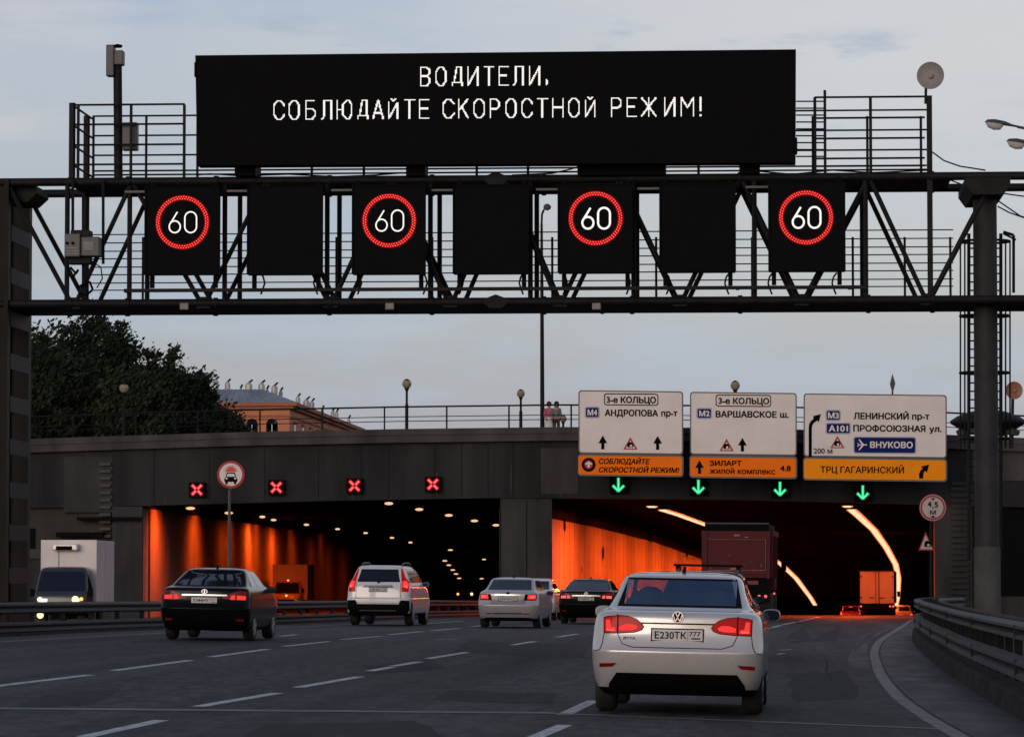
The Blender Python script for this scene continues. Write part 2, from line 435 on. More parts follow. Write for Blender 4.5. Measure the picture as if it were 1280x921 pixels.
def text_into(mb, body, x0, x1, ybase, ytop, fn, bold=0.018, shear=0.0, mi=0):
    """letters fitted between x0..x1 and ybase..cap top, placed by fn(u, v)"""
    sp = text_spans(body, bold)
    sh = lambda x, y: x + shear * y
    a = min(sh(q[0], q[2]) for q in sp); b = max(sh(q[1], q[3]) for q in sp)
    sx = (x1 - x0) / (b - a); sz = (ytop - ybase) / CAPH
    f = lambda x, y: fn(x0 + (sh(x, y) - a) * sx, ybase + y * sz)
    vs, fs = [], []
    for l, r, y0, y1 in sp:
        k = len(vs); vs += [f(l, y0), f(r, y0), f(r, y1), f(l, y1)]; fs.append((k, k + 1, k + 2, k + 3))
    mb.add(vs, fs, mi)

# ================================================================== GROUND, ROAD
Ys = list(range(-30, 176, 4)) + list(np.arange(176, 520, 6.0))
def road_row(Y):
    xs = [-50, -40, -32, -24, -19.2, -17.2, -16.5, -12, -8, -4, 0, 4, 9, 14] if Y < 176 else None
    if Y < 176: return [(x, Y, zroad(x, Y)) for x in xs]
    o = O(Y)
    return [(x + o - 5.2, Y, zroad(0, Y)) for x in np.linspace(-9.6, 8.8, 12)]
mb = MB(); mb.grid([road_row(Y) for Y in Ys if Y < 176] + [[(x, 176.5, zroad(x, 176)) for x in [-50, -40, -32, -24, -19.2, -17.2, -16.5, -12, -8, -4, 0, 4, 9, 14]]])
structure(mb.build('road', M_ASPH, smooth=True, fix=False))
mb = MB(); mb.grid([[(x, y, z - .004) for x, y, z in road_row(Y)] for Y in [176.5] + [y for y in Ys if y > 176]])
structure(mb.build('tunnel_road', M_ASPH, smooth=True, fix=False))
mb = MB(); mb.grid([[(x, Y, zroad(-20, 176) + .02 - .004) for x in (-50, -40, -30, -20, -11)] for Y in (176.5, 260, 360, 520)])
structure(mb.build('oncoming_tunnel_road', M_ASPH, fix=False))
mb = MB(); mb.sheet([(-1500, -200, -.45), (-1500, 176, -.45)], [(1500, -200, -.45), (1500, 176, -.45)])
structure(mb.build('ground', M_GROUND, fix=False))
ZT = 7.7
mb = MB(); mb.sheet([(-2500, 186, ZT - .05), (-2500, 6000, ZT - .05)], [(2500, 186, ZT - .05), (2500, 6000, ZT - .05)])
structure(mb.build('terrain', M_GROUND, fix=False))

def strip(a, b, w, dz=.004):
    """one painted mark from pixel a to pixel b"""
    p, q = G(*a), G(*b)
    d = (q - p); d.z = 0; d.normalize(); n = Vector((d.y, -d.x, 0)) * (w / 2)
    L, Rr = [], []
    for i in range(5):
        c = p.lerp(q, i / 4)
        for lst, sgn in ((L, -1), (Rr, 1)):
            v = c + n * sgn; lst.append((v.x, v.y, zroad(v.x, v.y) + dz))
    m = MB(); m.sheet(L, Rr)
    return structure(m.build('lane_marking', M_LINE, fix=False))
DASH = [((-90, 869), (0, 857)), ((0, 856.8), (112, 843.4)), ((142, 838), (238, 825)), ((262, 821), (335, 811)), ((355, 807.5), (411, 801.5)), ((427, 799), (476, 795)),
        ((487, 793), (527, 789)), ((539, 788), (575, 785)), ((588, 783), (604, 781.5)),
        ((105, 921), (202, 900)), ((247, 883), (347, 866)), ((372, 859), (450, 845.5)), ((462, 838.5), (490, 833.5)), ((490, 832.5), (524, 827)), ((535, 823), (583, 815)), ((640, 806), (668, 801.5)), ((697, 796), (722, 792)),
        ((660, 925), (706, 906)), ((705, 893), (742, 875.5)),
        ((949, 788.3), (961, 785.2)), ((965, 784.2), (976, 781.3)), ((978, 780.6), (995, 777)), ((999, 776.5), (1029, 769.8)),
        ((972, 817.4), (980, 816.2)), ((975, 812.5), (990, 811.4)), ((545, 799.2), (572, 798.4)), ((350, 795), (371, 792.8)), ((535, 779), (578, 776))]
for a, b in DASH: strip(a, b, .15 if a[0] not in (972, 975, 545) else .10)
def line_path(pts, w, name, m, dz=.004):
    L, Rr = [], []
    for i, c in enumerate(pts):
        a = Vector(pts[max(0, i - 1)]); b = Vector(pts[min(len(pts) - 1, i + 1)])
        d = b - a; n = Vector((d.y, -d.x)).normalized() * w / 2
        L.append((c[0] - n.x, c[1] - n.y, zroad(c[0] - n.x, c[1] - n.y) + dz)); Rr.append((c[0] + n.x, c[1] + n.y, zroad(c[0] + n.x, c[1] + n.y) + dz))
    q = MB(); q.sheet(L, Rr)
    return structure(q.build(name, m, fix=False))
EYs = list(np.arange(18, 176, 3.0))
EX = [float(np.interp(y, [18, 34, 42, 57, 78, 94, 123, 150, 176], [2.2, 1.97, 1.74, 1.9, 2.45, 3.15, 4.8, 6.2, 7.7])) for y in EYs]
EX = list(np.convolve([EX[0]] * 2 + EX + [EX[-1]] * 2, np.ones(5) / 5, 'valid'))
line_path(list(zip(EX, EYs)), .17, 'edge_marking', M_LINEW)
line_path([(O(y) - 14.35, y) for y in np.arange(40, 176, 4.0)], .16, 'edge_marking', M_LINEW)
mb = MB()
GX = [float(np.interp(y, [18, 40, 55, 75, 90, 102, 110, 176], [2.9, 2.85, 3.0, 3.4, 3.8, 4.3, 5.0, 8.3])) for y in EYs]
mb.sheet([(a + .12, y, zroad(a, y) + .003) for a, y in zip(EX, EYs)], [(g - .03, y, zroad(g, y) + .003) for g, y in zip(GX, EYs)])
structure(mb.build('road_shoulder', M_WET, fix=False))
# lighter worn patch inside the edge line and the tar joints across the carriageway
pp = [(1085, 800), (1120, 782), (1108, 781), (1076, 796), (1060, 822), (1062, 834), (1088, 836), (1084, 815)]
mb = MB(); g = [G(*p) for p in pp]; mb.add([(v.x, v.y, v.z + .0045) for v in g], [tuple(range(len(g)))])
structure(mb.build('road_patch', M_WET, fix=False))
for a, b, w in (((-40, 886), (690, 892), .22), ((690, 892), (1190, 912), .12), ((580, 786), (700, 789), .2)):
    p, q = G(*a), G(*b)
    ts = np.linspace(0, 1, 20)
    jit = [random.uniform(-.02, .02) for _ in ts]
    mb = MB(); mb.sheet([(p.x + (q.x - p.x) * t, p.y + (q.y - p.y) * t + j, zroad(p.x + (q.x - p.x) * t, p.y) + .0045) for t, j in zip(ts, jit)],
                        [(p.x + (q.x - p.x) * t, p.y + (q.y - p.y) * t + j + w * 2.2, zroad(p.x + (q.x - p.x) * t, p.y) + .0045) for t, j in zip(ts, jit)])
    structure(mb.build('road_joint', M_JOINT, fix=False))

M_PATCH = mat('darker_asphalt_repair', (.0175, .0175, .018), .75, 0, .5, 3, (1, .3, 1), spec=.1)
for pts in ([(330, 905), (520, 900), (560, 921), (300, 921)], [(455, 832), (540, 826), (560, 836), (470, 843)], [(590, 800), (735, 806), (728, 822), (560, 815)], [(985, 842), (1060, 838), (1075, 872), (990, 876)], [(60, 868), (150, 860), (120, 880), (20, 884)], [(1000, 782), (1050, 780), (1046, 800), (984, 803)], [(560, 862), (700, 866), (690, 880), (545, 874)]):
    n = len(pts); ring = []
    for i in range(n):
        a, b = pts[i], pts[(i + 1) % n]
        for k in range(5): ring.append((a[0] + (b[0] - a[0]) * k / 5 + random.uniform(-5, 5), a[1] + (b[1] - a[1]) * k / 5 + random.uniform(-1, 1)))
    mb = MB(); g = [G(*p) for p in ring]; mb.add([(v.x, v.y, v.z + .0025) for v in g], [tuple(range(len(g)))])
    structure(mb.build('road_patch', M_PATCH, fix=False))
for pts in ([(382, 828), (400, 829.5), (425, 828.5), (446, 830)], [(1040, 850), (1032, 838), (1036, 828), (1030, 820)], [(150, 850), (175, 848), (200, 852)]):
    fine = []
    for a, b in zip(pts, pts[1:]):
        for k in range(6): fine.append((a[0] + (b[0] - a[0]) * k / 6 + random.uniform(-2, 2), a[1] + (b[1] - a[1]) * k / 6 + random.uniform(-.4, .4)))
    line_path([tuple(G(*p))[:2] for p in fine], .02, 'road_crack', M_JNT, .006)

# ================================================================== OVERPASS
YF = 176.0
def fz(px):   # parapet top row in the photo
    return float(np.interp(px, [-200, 22, 140, 300, 500, 700, 900, 1100, 1200, 1400], [553, 549, 545, 540, 536, 533.5, 534.5, 539, 544, 552]))
def soff(px):
    return float(np.interp(px, [-200, 22, 140, 400, 625, 900, 1170, 1400], [637, 635, 633, 626, 622, 624, 631, 637]))
PXS = list(range(-260, 1560, 20))
ov = thing('road_overpass', (-8, YF, 0), 'long dark concrete overpass carrying a railing above the two tunnel mouths', 'overpass')
mb = MB()
rows_t = [P(p, fz(p) + 17, YF) for p in PXS]; rows_b = [P(p, soff(p), YF) for p in PXS]
mb.grid([[tuple(v) for v in rows_t], [tuple(v) for v in rows_b], [(v.x, v.y + 1.2, v.z) for v in rows_b], [(v.x, v.y + 1.2, v.z + .3) for v in rows_b]])
mb.build('fascia', M_FASC, ov)
mb = MB()   # cornice
tp = [P(p, fz(p), YF - .35) for p in PXS]; bt = [P(p, fz(p) + 17, YF - .35) for p in PXS]
mb.grid([[(v.x, YF + .35, v.z) for v in tp], [tuple(v) for v in tp], [tuple(v) for v in bt], [(v.x, YF + .06, v.z) for v in bt]])
mb.build('cornice', M_CORN, ov)
mb = MB()
md = [P(p, fz(p) + 7, YF - .35) for p in PXS]
mb.grid([[(v.x, YF - .352, v.z + .03) for v in md], [(v.x, YF - .42, v.z + .03) for v in md], [(v.x, YF - .42, v.z - .03) for v in md], [(v.x, YF - .352, v.z - .03) for v in md]])
mb.build('cornice_lip', M_CORN, ov)
mb = MB()
mb.grid([[(v.x, YF + .36, v.z - .25) for v in tp], [(v.x, 187, v.z - .25) for v in tp]])
mb.build('deck', M_FASC2, ov)
for p in (193, 262, 331, 398, 452, 486, 544, 577, 610, 641, 675, 905, 1000):
    mb = MB()
    a = P(p, fz(p) + 19, YF - .012); b = P(p, soff(p) - 2, YF - .012)
    mb.box((a.x - .018, YF - .012, b.z), (a.x + .018, YF + .01, a.z)); mb.build('panel_joint', M_JNT, ov)
def slab(name, x0, x1, y0, y1, Y0, depth, m, parent=ov):
    a = P(x0, y0, Y0); b = P(x1, y1, Y0)
    q = MB(); q.box((a.x, Y0, b.z), (b.x, Y0 + depth, a.z)); return q.build(name, m, parent)
slab('pier', 625, 690, 620, 785, YF + .15, 3.0, M_FASC2)
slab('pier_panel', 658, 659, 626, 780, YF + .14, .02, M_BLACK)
slab('pier_cap', 674, 722, 560, 617, YF - .012, .05, M_FASC2)
slab('abutment', -260, 176, 568, 800, YF + .3, 3.0, M_WALLC)
slab('pilaster', 140, 177, 633, 800, YF - .05, .3, M_FASC2)
slab('wall_panel', 80, 140, 571, 640, YF - .02, .3, M_FASC2)
slab('wall_panel', 141, 190, 571, 632, YF - .025, .3, M_FASC)
slab('abutment', 1170, 1560, 575, 800, YF + .4, 3.0, M_WALLC)
slab('pilaster', 1168, 1216, 600, 800, YF + .05, .34, M_FASC2)
slab('wall_band', 1216, 1560, 556, 600, YF - .06, .4, M_CORN)
slab('niche_shade', 1222, 1290, 604, 745, YF + .36, .03, M_BLACK)  # flat black sheet painting the dark of an opening
slab('niche_shade', 26, 44, 660, 690, YF + .26, .03, M_BLACK)  # flat black sheet painting the shade in a small recess
slab('ledge', 20, 80, 686, 698, YF - .4, .7, M_CORN)
slab('buttress', -30, 62, 697, 800, YF - .3, .6, M_FASC2)
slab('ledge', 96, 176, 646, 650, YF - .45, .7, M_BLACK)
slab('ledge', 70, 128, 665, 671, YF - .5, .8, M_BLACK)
mb = MB()
for k in range(11):
    a = P(124, 578 + k * 9, YF - .2); b = P(138, 578 + k * 9 + 3.6, YF - .2)
    mb.box((a.x, YF - .2, b.z), (b.x, YF + .05, a.z))
mb.build('cable_rack', M_GALV, ov)
mb = MB()
for k in range(22):
    a = P(1189, 602 + k * 7.2, YF - .1); b = P(1211, 602 + k * 7.2 + 4, YF - .1)
    mb.box((a.x, YF - .1, b.z), (b.x, YF + .02, a.z))
mb.build('cable_rack', M_FASC2, ov)
# water streaks on the fascia keep their own shape
for p in (440, 545, 580, 611, 641, 700, 205, 330):
    mb = MB(); L = random.uniform(8, 40); a = P(p + random.uniform(-3, 3), soff(p) - 2 - L, YF - .004); b = P(p, soff(p) - 2, YF - .004)
    mb.box((a.x - .02, YF - .005, b.z), (a.x + .02, YF + .01, a.z)); mb.build('lime_streak', M_CORN, ov)

# railing on the overpass
rl = thing('bridge_railing', P(600, 533, YF), 'thin dark steel railing running along the top of the overpass', 'railing')
for k, off in enumerate((0, 12.4, 18)):
    mb = MB()
    pts = [P(p, fz(p) - 27.5 + off, YF) for p in PXS]
    mb.path(pts, .045 if k == 0 else .022, 6)
    mb.build('rail', M_STEEL, rl)
for p in [325 + 77.8 * i for i in range(-7, 15)]:
    a = P(p, fz(p) - 27.5, YF); b = P(p, fz(p) + 2, YF)
    mb = MB(); mb.tube(a, b, .04, 6); mb.build('post', M_STEEL, rl)

# ------------------------------------------------------------------ tunnels
def tube_walls(name, label, fx0, fx1, Yend, zc, zf, mats, ribs, ph=4.5):
    t = thing(name, (fx0(YF), YF, zf(YF)), label, 'tunnel')
    step = .6
    ys = list(np.arange(YF + .05, Yend, step))
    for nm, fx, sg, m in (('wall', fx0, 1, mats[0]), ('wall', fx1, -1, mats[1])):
        rows = [[], []]
        for i, y in enumerate(ys):
            o = (.08 if i % 2 else 0) * ribs
            for dy, oo in ((0, o), (step * .28, o)):
                rows[0].append((fx(y) + sg * oo, y + dy, zf(y) - .3)); rows[1].append((fx(y) + sg * oo, y + dy, zf(y) + ph))
        q = MB(); q.grid(rows); q.build(nm, m, t)
        q = MB(); q.grid([[(fx(y) + sg * .02, y, zf(y) + ph - .005) for y in ys[::5]], [(fx(y) + sg * .02, y, zc(y) + .05) for y in ys[::5]]]); q.build('upper_wall', M_CEIL, t)
        q = MB()
        q.grid([[(fx(y) + sg * .62, y, zf(y) - .3) for y in ys[::5]], [(fx(y) + sg * .62, y, zf(y) + .22) for y in ys[::5]], [(fx(y) + sg * .04, y, zf(y) + .22) for y in ys[::5]]])
        q.build('kerb', M_FASC2, t)
    q = MB(); q.grid([[(fx0(y) - .1, y, zc(y)) for y in ys[::5]], [(fx1(y) + .1, y, zc(y)) for y in ys[::5]]])
    q.build('ceiling', M_CEIL, t)
    y = ys[-1]
    q = MB(); q.box((fx0(y) - .5, y, zf(y) - .5), (fx1(y) + .5, y + .4, zc(y) + .3)); q.build('end_wall', M_BLACK, t)
    return t
ZC = lambda Y: float(np.interp(Y, _ZY, _ZZ)) + 5.62
rfx0 = lambda Y: O(Y) - 5.2 + P(690, 700, YF).x
rfx1 = lambda Y: O(Y) - 5.2 + P(1170, 700, YF).x
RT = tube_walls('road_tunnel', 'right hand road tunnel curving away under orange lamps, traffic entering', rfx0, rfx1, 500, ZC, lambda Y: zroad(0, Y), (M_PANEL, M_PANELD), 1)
lfx0 = lambda Y: P(176, 700, YF).x - .03 * (Y - YF)
lfx1 = lambda Y: P(625, 700, YF).x - .012 * (Y - YF)
ZL = lambda Y: 5.25
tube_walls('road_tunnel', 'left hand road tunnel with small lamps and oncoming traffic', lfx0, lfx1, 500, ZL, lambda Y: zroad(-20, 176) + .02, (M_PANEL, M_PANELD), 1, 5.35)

for y in np.arange(YF + 2.4, 300, 2.4):        # joints between the wall panels of the right tunnel
    x = rfx0(y) + .083; z = zroad(0, y); q = MB(); q.box((x - .002, y - .07, z), (x + .002, y + .07, z + 4.5)); q.build('panel_joint', M_JNT, RT)
for px, py, w_, h_ in ((704, 656, .5, .7), (752, 692, .3, .8), (812, 672, .7, .8), (858, 688, .8, 1.4), (775, 662, .5, .5), (725, 712, .25, .4)):
    for y in np.arange(YF + 1, 300, .5):
        if 940 + rfx0(y) * FPX / y >= px: break
    z = CAMZ + (VPY - py) * y / FPX
    q = MB(); n = 14; x = rfx0(y) + .09
    q.prism([(x, y + w_ * 1.6 * math.cos(2 * math.pi * i / n) * random.uniform(.6, 1.1), z + h_ * .5 * math.sin(2 * math.pi * i / n) * random.uniform(.7, 1.1)) for i in range(n)], (.004, 0, 0)); q.build('soot_stain', M_CEIL, RT)
SOD = (1.0, .088, .007)
def area(parent, loc, sx, sy, energy, spread=170, rot=(0, 0, 0), col=SOD):
    l = bpy.data.lights.new('lamp_light', 'AREA'); l.shape = 'RECTANGLE'; l.size = sx; l.size_y = sy
    l.energy = energy; l.color = col; l.spread = R_(spread)
    o = bpy.data.objects.new('lamp_light', l); COL.objects.link(o); o.parent = parent
    o.location = Vector(loc) - root(parent).location; o.rotation_euler = rot
    return o
def bulb_lamp(x, y, z, w, group, label):
    t = thing('tunnel_lamp', (x, y, z), label, 'lamp', group)
    q = MB(); q.box((-w * .5, -.2, .0), (w * .5, .2, .2)); q.build('housing', M_BLACK, t, world=False)
    q = MB(); r = .06 + .03 * w
    q.lathe([(r * math.sqrt(max(.001, 1 - u * u)), u * w / 2) for u in (-1, -.9, -.6, -.2, .2, .6, .9, 1)], (0, 0, -.08), 16, 'x'); q.build('bulb', M_LAMPL, t, smooth=True, world=False)
    return t
def luminaire(x, y, z, ln, w, m, group, label, hd=0.0, slope=0.0):
    t = thing('tunnel_lamp', (x, y, z), label, 'lamp', group)
    t.rotation_euler = (slope, 0, -hd)
    q = MB(); q.box((-w / 2 - .05, -ln / 2 - .04, .0), (w / 2 + .05, ln / 2 + .04, .16)); q.build('housing', M_BLACK, t, world=False)
    q = MB(); q.box((-w / 2, -ln / 2, -.07), (w / 2, ln / 2, .0)); q.build('diffuser', m, t, world=False)
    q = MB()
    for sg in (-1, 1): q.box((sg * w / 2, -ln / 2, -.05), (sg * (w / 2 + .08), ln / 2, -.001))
    q.build('rim', M_LAMPE, t, world=False)  # emissive strips stand in for the orange glow on the housing edges
    return t
for off, gl, side in ((-10.2, 'lamps of the right tunnel, left row', 'left'), (-.95, 'lamps of the right tunnel, right row', 'right')):
    Y = 181.0; k = 0
    while Y < 440:
        step = 4.2
        zc = ZC(Y) - .16 - .25
        sl = math.atan((ZC(Y + 3) - ZC(Y - 3)) / 6)
        lum = luminaire(O(Y) + off, Y, zc, .6 if k == 0 else step - .9, .34, M_LAMP, gl,
                        'glowing orange strip lamp in the %s row on the right tunnel ceiling' % side, heading(Y), sl)
        if k % 3 == 0 and Y < 420:
            a = area(lum, (0, 0, 0), .4, 9.0, (3600 if k == 0 else 2100 if Y < 300 else 1200) if side == 'left' else (2000 if k == 0 else 1100 if Y < 205 else 330), 178)
            a.location = (0, 0, -.09)
        Y += step * (2 if k == 0 else 1); k += 1
# left tunnel: two ceiling rows plus the small lamps far inside
rowA = [(238, 633), (286, 639), (328, 644), (342, 648), (383, 654), (422, 659.5), (457, 664.5), (490, 670.5), (513, 676.5)]
rowB = [(486, 627), (524, 634.5), (561, 642), (593, 649), (620, 654.5)]
for i, (px, py) in enumerate(rowA):
    Y = 181 + i * 14.5
    p = P(px, py, Y)
    bl = bulb_lamp(p.x, Y, p.z, .45 if i < 2 else .34, 'lamps of the left tunnel, outer row', 'small round ended orange lamp in the outer row on the left tunnel ceiling')
    a = area(bl, (0, 0, 0), .5, 1.2, 520 if i in (3, 4) else 95, 178); a.location = (0, 0, -.2)
for i, (px, py) in enumerate(rowB):
    Y = 181 + i * 12; p = P(px, py, Y)
    bulb_lamp(p.x, Y, p.z, .42, 'lamps of the left tunnel, inner row', 'small orange lamp in the inner row on the left tunnel ceiling')
for i, (px, py) in enumerate([(563, 686), (556, 699.5), (561, 705), (566, 711), (570, 716), (574, 721.5), (605, 698), (602, 722)]):
    Y = 330 + i * 12; p = P(px, py, Y)
    bulb_lamp(p.x, Y, p.z, .45, 'lamps deep in the left tunnel', 'tiny orange lamp deep inside the left tunnel')
for i, (Y, e) in enumerate(((180.5, 1900), (197, 1150), (214, 420), (229, 700), (252, 160), (276, 110))):
    x = lfx0(Y) + 2.6
    t = thing('wall_lamp', (x, Y, 5.05), 'small dark lamp washing the outer wall of the left tunnel with orange light', 'lamp', 'wall lamps of the left tunnel')
    q = MB(); q.box((-.15, -.2, 0), (.15, .2, .15)); q.build('housing', M_BLACK, t, world=False)
    l = bpy.data.lights.new('lamp_light', 'SPOT'); l.energy = e; l.color = SOD; l.spot_size = R_(136); l.spot_blend = .9; l.shadow_soft_size = .15
    o = bpy.data.objects.new('lamp_light', l); COL.objects.link(o); o.parent = t; o.location = (0, 0, -.05)
    o.rotation_euler = Vector((-1, 0, -1.5)).to_track_quat('-Z', 'Y').to_euler()

# ================================================================== GUARDRAILS
def wbeam(pts, zlo, zhi, face, dep=.08):
    """a folded W section swept along the path; face = +1 faces +x, -1 faces -x"""
    h = zhi - zlo
    prof = [(0, 0), (dep, .14), (dep, .30), (0.01, .5), (dep, .70), (dep, .86), (0, 1)]
    rows = []
    for (u, v) in prof:
        rows.append([(x + face * u, y, zroad(x, y) + zlo + v * h) for x, y in pts])
    rows2 = [[(x - .02 * face, y, z) for x, y, z in r] for r in (rows[-1], rows[0])]
    q = MB(); q.grid(rows + rows2 + [rows[0]])
    return q
gl_pts = [(O(y) - 16.25, y) for y in np.arange(40, 175, 3.0)]
gl = thing('guardrail', (gl_pts[10][0], gl_pts[10][1], zroad(*gl_pts[10])), 'long two rail steel guardrail on a low kerb between the carriageways', 'guardrail')
for lo, hi in ((.44, .68), (.03, .27)): wbeam(gl_pts, lo, hi, 1).build('rail', M_GALV, gl, smooth=True)
for lo, hi in ((.44, .68),): wbeam([(x - .45, y) for x, y in gl_pts], lo, hi, -1).build('rail', M_GALV, gl, smooth=True)
for (x, y) in gl_pts:
    q = MB(); z = zroad(x, y)
    q.box((x - .13, y - .06, z), (x - .03, y + .06, z + .66)); q.box((x - .43, y - .04, z + .52), (x - .13, y + .04, z + .6)); q.build('post', M_STEEL, gl)
q = MB(); q.grid([[(x + .3, y, zroad(x, y)) for x, y in gl_pts], [(x + .3, y, zroad(x, y) + .04) for x, y in gl_pts], [(x - .75, y, zroad(x, y) + .04) for x, y in gl_pts], [(x - .75, y, zroad(x, y)) for x, y in gl_pts]])
q.build('kerb', M_FASC2, gl)
gr_y = list(np.arange(20, 103, 2.0)) + [104, 106, 108, 110]
gr_x = [float(np.interp(y, [18, 40, 55, 75, 90, 102, 106, 108, 110], [2.9, 2.85, 3.0, 3.4, 3.8, 4.3, 4.7, 5.1, 5.7])) for y in gr_y]
sm = np.convolve([gr_x[0]] * 2 + gr_x + [gr_x[-1]] * 2, np.ones(5) / 5, 'valid')
gr_pts = [(float(x) + .12, y) for x, y in zip(sm, gr_y)]
gr = thing('guardrail', (gr_pts[20][0], gr_pts[20][1], 0), 'heavy dark guardrail along the right shoulder with a curved far end', 'guardrail')
wbeam(gr_pts, .80, 1.0, -1, .13).build('rail', M_GALV, gr, smooth=True)
wbeam(gr_pts, .36, .62, -1, .13).build('rail', M_GALV, gr, smooth=True)
wbeam([(x + .5, y) for x, y in gr_pts], .70, .98, 1, .1).build('rail', M_GALV, gr, smooth=True)
for (x, y) in gr_pts[::1]:
    q = MB(); z = zroad(x, y)
    q.box((x + .10, y - .05, z), (x + .2, y + .05, z + .98)); q.box((x + .02, y - .035, z + .86), (x + .48, y + .035, z + .93)); q.build('post', M_STEEL, gr)
q = MB(); q.grid([[(x - .18, y, zroad(x, y)) for x, y in gr_pts], [(x - .16, y, zroad(x, y) + .22) for x, y in gr_pts], [(x - .04, y, zroad(x, y) + .27) for x, y in gr_pts], [(x + .8, y, zroad(x, y) + .27) for x, y in gr_pts], [(x + .8, y, zroad(x, y) - .3) for x, y in gr_pts]])
q.build('kerb', M_KERBD, gr, smooth=True)
for x, y in gr_pts[1::5]:
    z = zroad(x, y)
    for lo, hi in ((.80, 1.0), (.36, .62)):
        q = MB(); q.box((x - .138, y - .02, z + lo + .02), (x - .10, y + .05, z + hi - .02)); q.build('lap_joint', M_STEEL, gr)

# ================================================================== GANTRY
YG, YB = 86.0, 88.57
GS = 1.28                      # gantry pushed back along the line of sight: member sections scaled up with it
class GantryMB(MB):
    def tube(s, p, q, r, n=10, r2=None, mi=0, caps=True):
        MB0.tube(s, p, q, r * GS, n, None if r2 is None else r2 * GS, mi, caps)
MB0 = MB; MB = GantryMB
zt = P(640, 224, YG).z; zb = P(640, 377, YG).z
XL, XR = P(-60, 300, YG).x, P(1330, 300, YG).x
ga = thing('sign_gantry', P(640, 388, YG), 'dark steel truss gantry spanning the carriageway and carrying the lit displays', 'gantry')
for nm, y, z in (('top_chord', YG, zt), ('top_chord', YB, zt), ('bottom_chord', YG, zb), ('bottom_chord', YB, zb)):
    q = MB(); q.tube((XL, y, z), (XR, y, z), .075, 14)
    for px in (88, 160, 270, 412, 540, 680, 790, 925, 1085, 1165):    # flange collars
        c = P(px, 300, y); q.tube((c.x - .05, y, z), (c.x + .05, y, z), .095, 14)
    q.build(nm, M_STEEL, ga, smooth=True)
q = MB(); a, b = P(84, 300, YG).x, P(1190, 300, YG).x
q.box((a, YG + .1, zt - .05), (b, YB - .1, zt + .02)); q.build('upper_walkway', M_STEEL, ga)
q = MB(); q.box((XL, YG + .1, zb - .09), (XR, YB - .1, zb - .03)); q.build('lower_walkway', M_STEEL, ga)
bot = [92, 254, 413, 563, 700, 850, 1002, 1160]; top = [8, 165, 333, 488, 632, 775, 926, 1086, 1244]
for Yp in (YG, YB):
    sh = 0
    for i, bx in enumerate(bot):
        for tx in (top[i], top[i + 1]):
            X0, X1 = P(bx, 377, YG).x, P(tx, 224, YG).x
            q = MB(); q.tube((X0 + (.05 if tx > bx else -.05), Yp, zb), (X1, Yp, zt), .043, 8); q.build('diagonal', M_STEEL, ga)
    for px in (84, 162, 281, 409, 538, 663, 792, 943, 1082):
        X0 = P(px, 300, YG).x
        q = MB(); q.tube((X0, Yp, zb), (X0, Yp, zt), .045, 8); q.build('upright', M_STEEL, ga)
for i, bx in enumerate(bot):
    X0 = P(bx, 377, YG).x
    q = MB(); q.tube((X0, YG, zb), (X0, YB, zb), .05, 8); q.box((X0 - .16, YG - .04, zb - .12), (X0 + .16, YG + .04, zb + .14)); q.build('gusset', M_STEEL, ga)
    X1 = P(top[i + 1], 224, YG).x
    q = MB(); q.tube((X1, YG, zt), (X1, YB, zt), .05, 8); q.build('cross_strut', M_STEEL, ga)
c = P(620, 378, YG)    # bolted splice, a lozenge on both chords
for z in (zt, zb):
    for yy in (YG - .1,):
        q = MB(); q.prism([(c.x - .34, yy, z + .03), (c.x, yy, z + .16), (c.x + .34, yy, z + .03), (c.x + .14, yy, z - .15), (c.x - .14, yy, z - .15)], (0, .2, 0)); q.build('splice_plate', M_STEEL, ga)
za = P(640, 361, YG - .35).z
q = MB(); q.box((P(155, 360, YG - .35).x, YG - .39, za - .04), (P(1085, 360, YG - .35).x, YG - .31, za + .04)); q.build('display_rail', M_STEEL, ga)
for px in (160, 412, 538, 664, 793, 922, 1062):
    X0 = P(px, 360, YG).x
    q = MB(); q.box((X0 - .04, YG - .3, za - .03), (X0 + .04, YG, za + .03)); q.build('bracket', M_STEEL, ga)
# thin walkway handrails inside the truss, back plane
for py in (290, 300.5, 311, 320.5, 331, 340.5, 351, 360):
    q = MB(); z = P(640, py, YB).z
    q.tube((P(112, py, YB).x, YB + .1, z), (P(1192, py, YB).x, YB + .1, z), .012, 6); q.build('handrail', M_STEEL, ga)
for px in (178, 300, 420, 540, 690, 820, 940, 1066, 1131, 1188):
    a = P(px, 296, YB); q = MB(); q.tube((a.x, YB + .1, zb), (a.x, YB + .1, a.z), .022, 6); q.build('handrail_post', M_STEEL, ga)
# columns
xa, xb = P(-18, 300, YG).x, P(12, 300, YG).x
for y in (YG, YB):
    q = MB(); q.box((xa, y - .16, -.1), (xa + .1, y + .16, zt + .08)); q.box((xb - .1, y - .16, -.1), (xb, y + .16, zt + .08)); q.box((xa + .1, y - .03, -.1), (xb - .1, y + .03, zt + .08))
    q.build('column', M_STEELB, ga)
z = .35
while z < zt:
    q = MB(); q.box((xb - .01, YG + .16, z), (xb + .012, YB - .16, z + .36)); q.build('batten_plate', M_STEELB, ga); z += .98
c0, c1 = P(1218, 500, YG + .9).x, P(1248, 500, YG + .9).x
cx = (c0 + c1) / 2; hw = (c1 - c0) / 2
q = MB(); q.tube((cx, YG + 1, -.1), (cx, YG + 1, zt + .0), hw / GS, 24); q.build('column', M_COLUMN, ga, smooth=True)
zq = P(1235, 683, YG + .9).z
q = MB(); q.lathe([(hw + .03, -.1), (hw + .03, zq - .05), (hw + .01, zq)], (cx, YG + 1, 0), 24); q.build('column_sleeve', M_SLEEVE, ga, smooth=True)
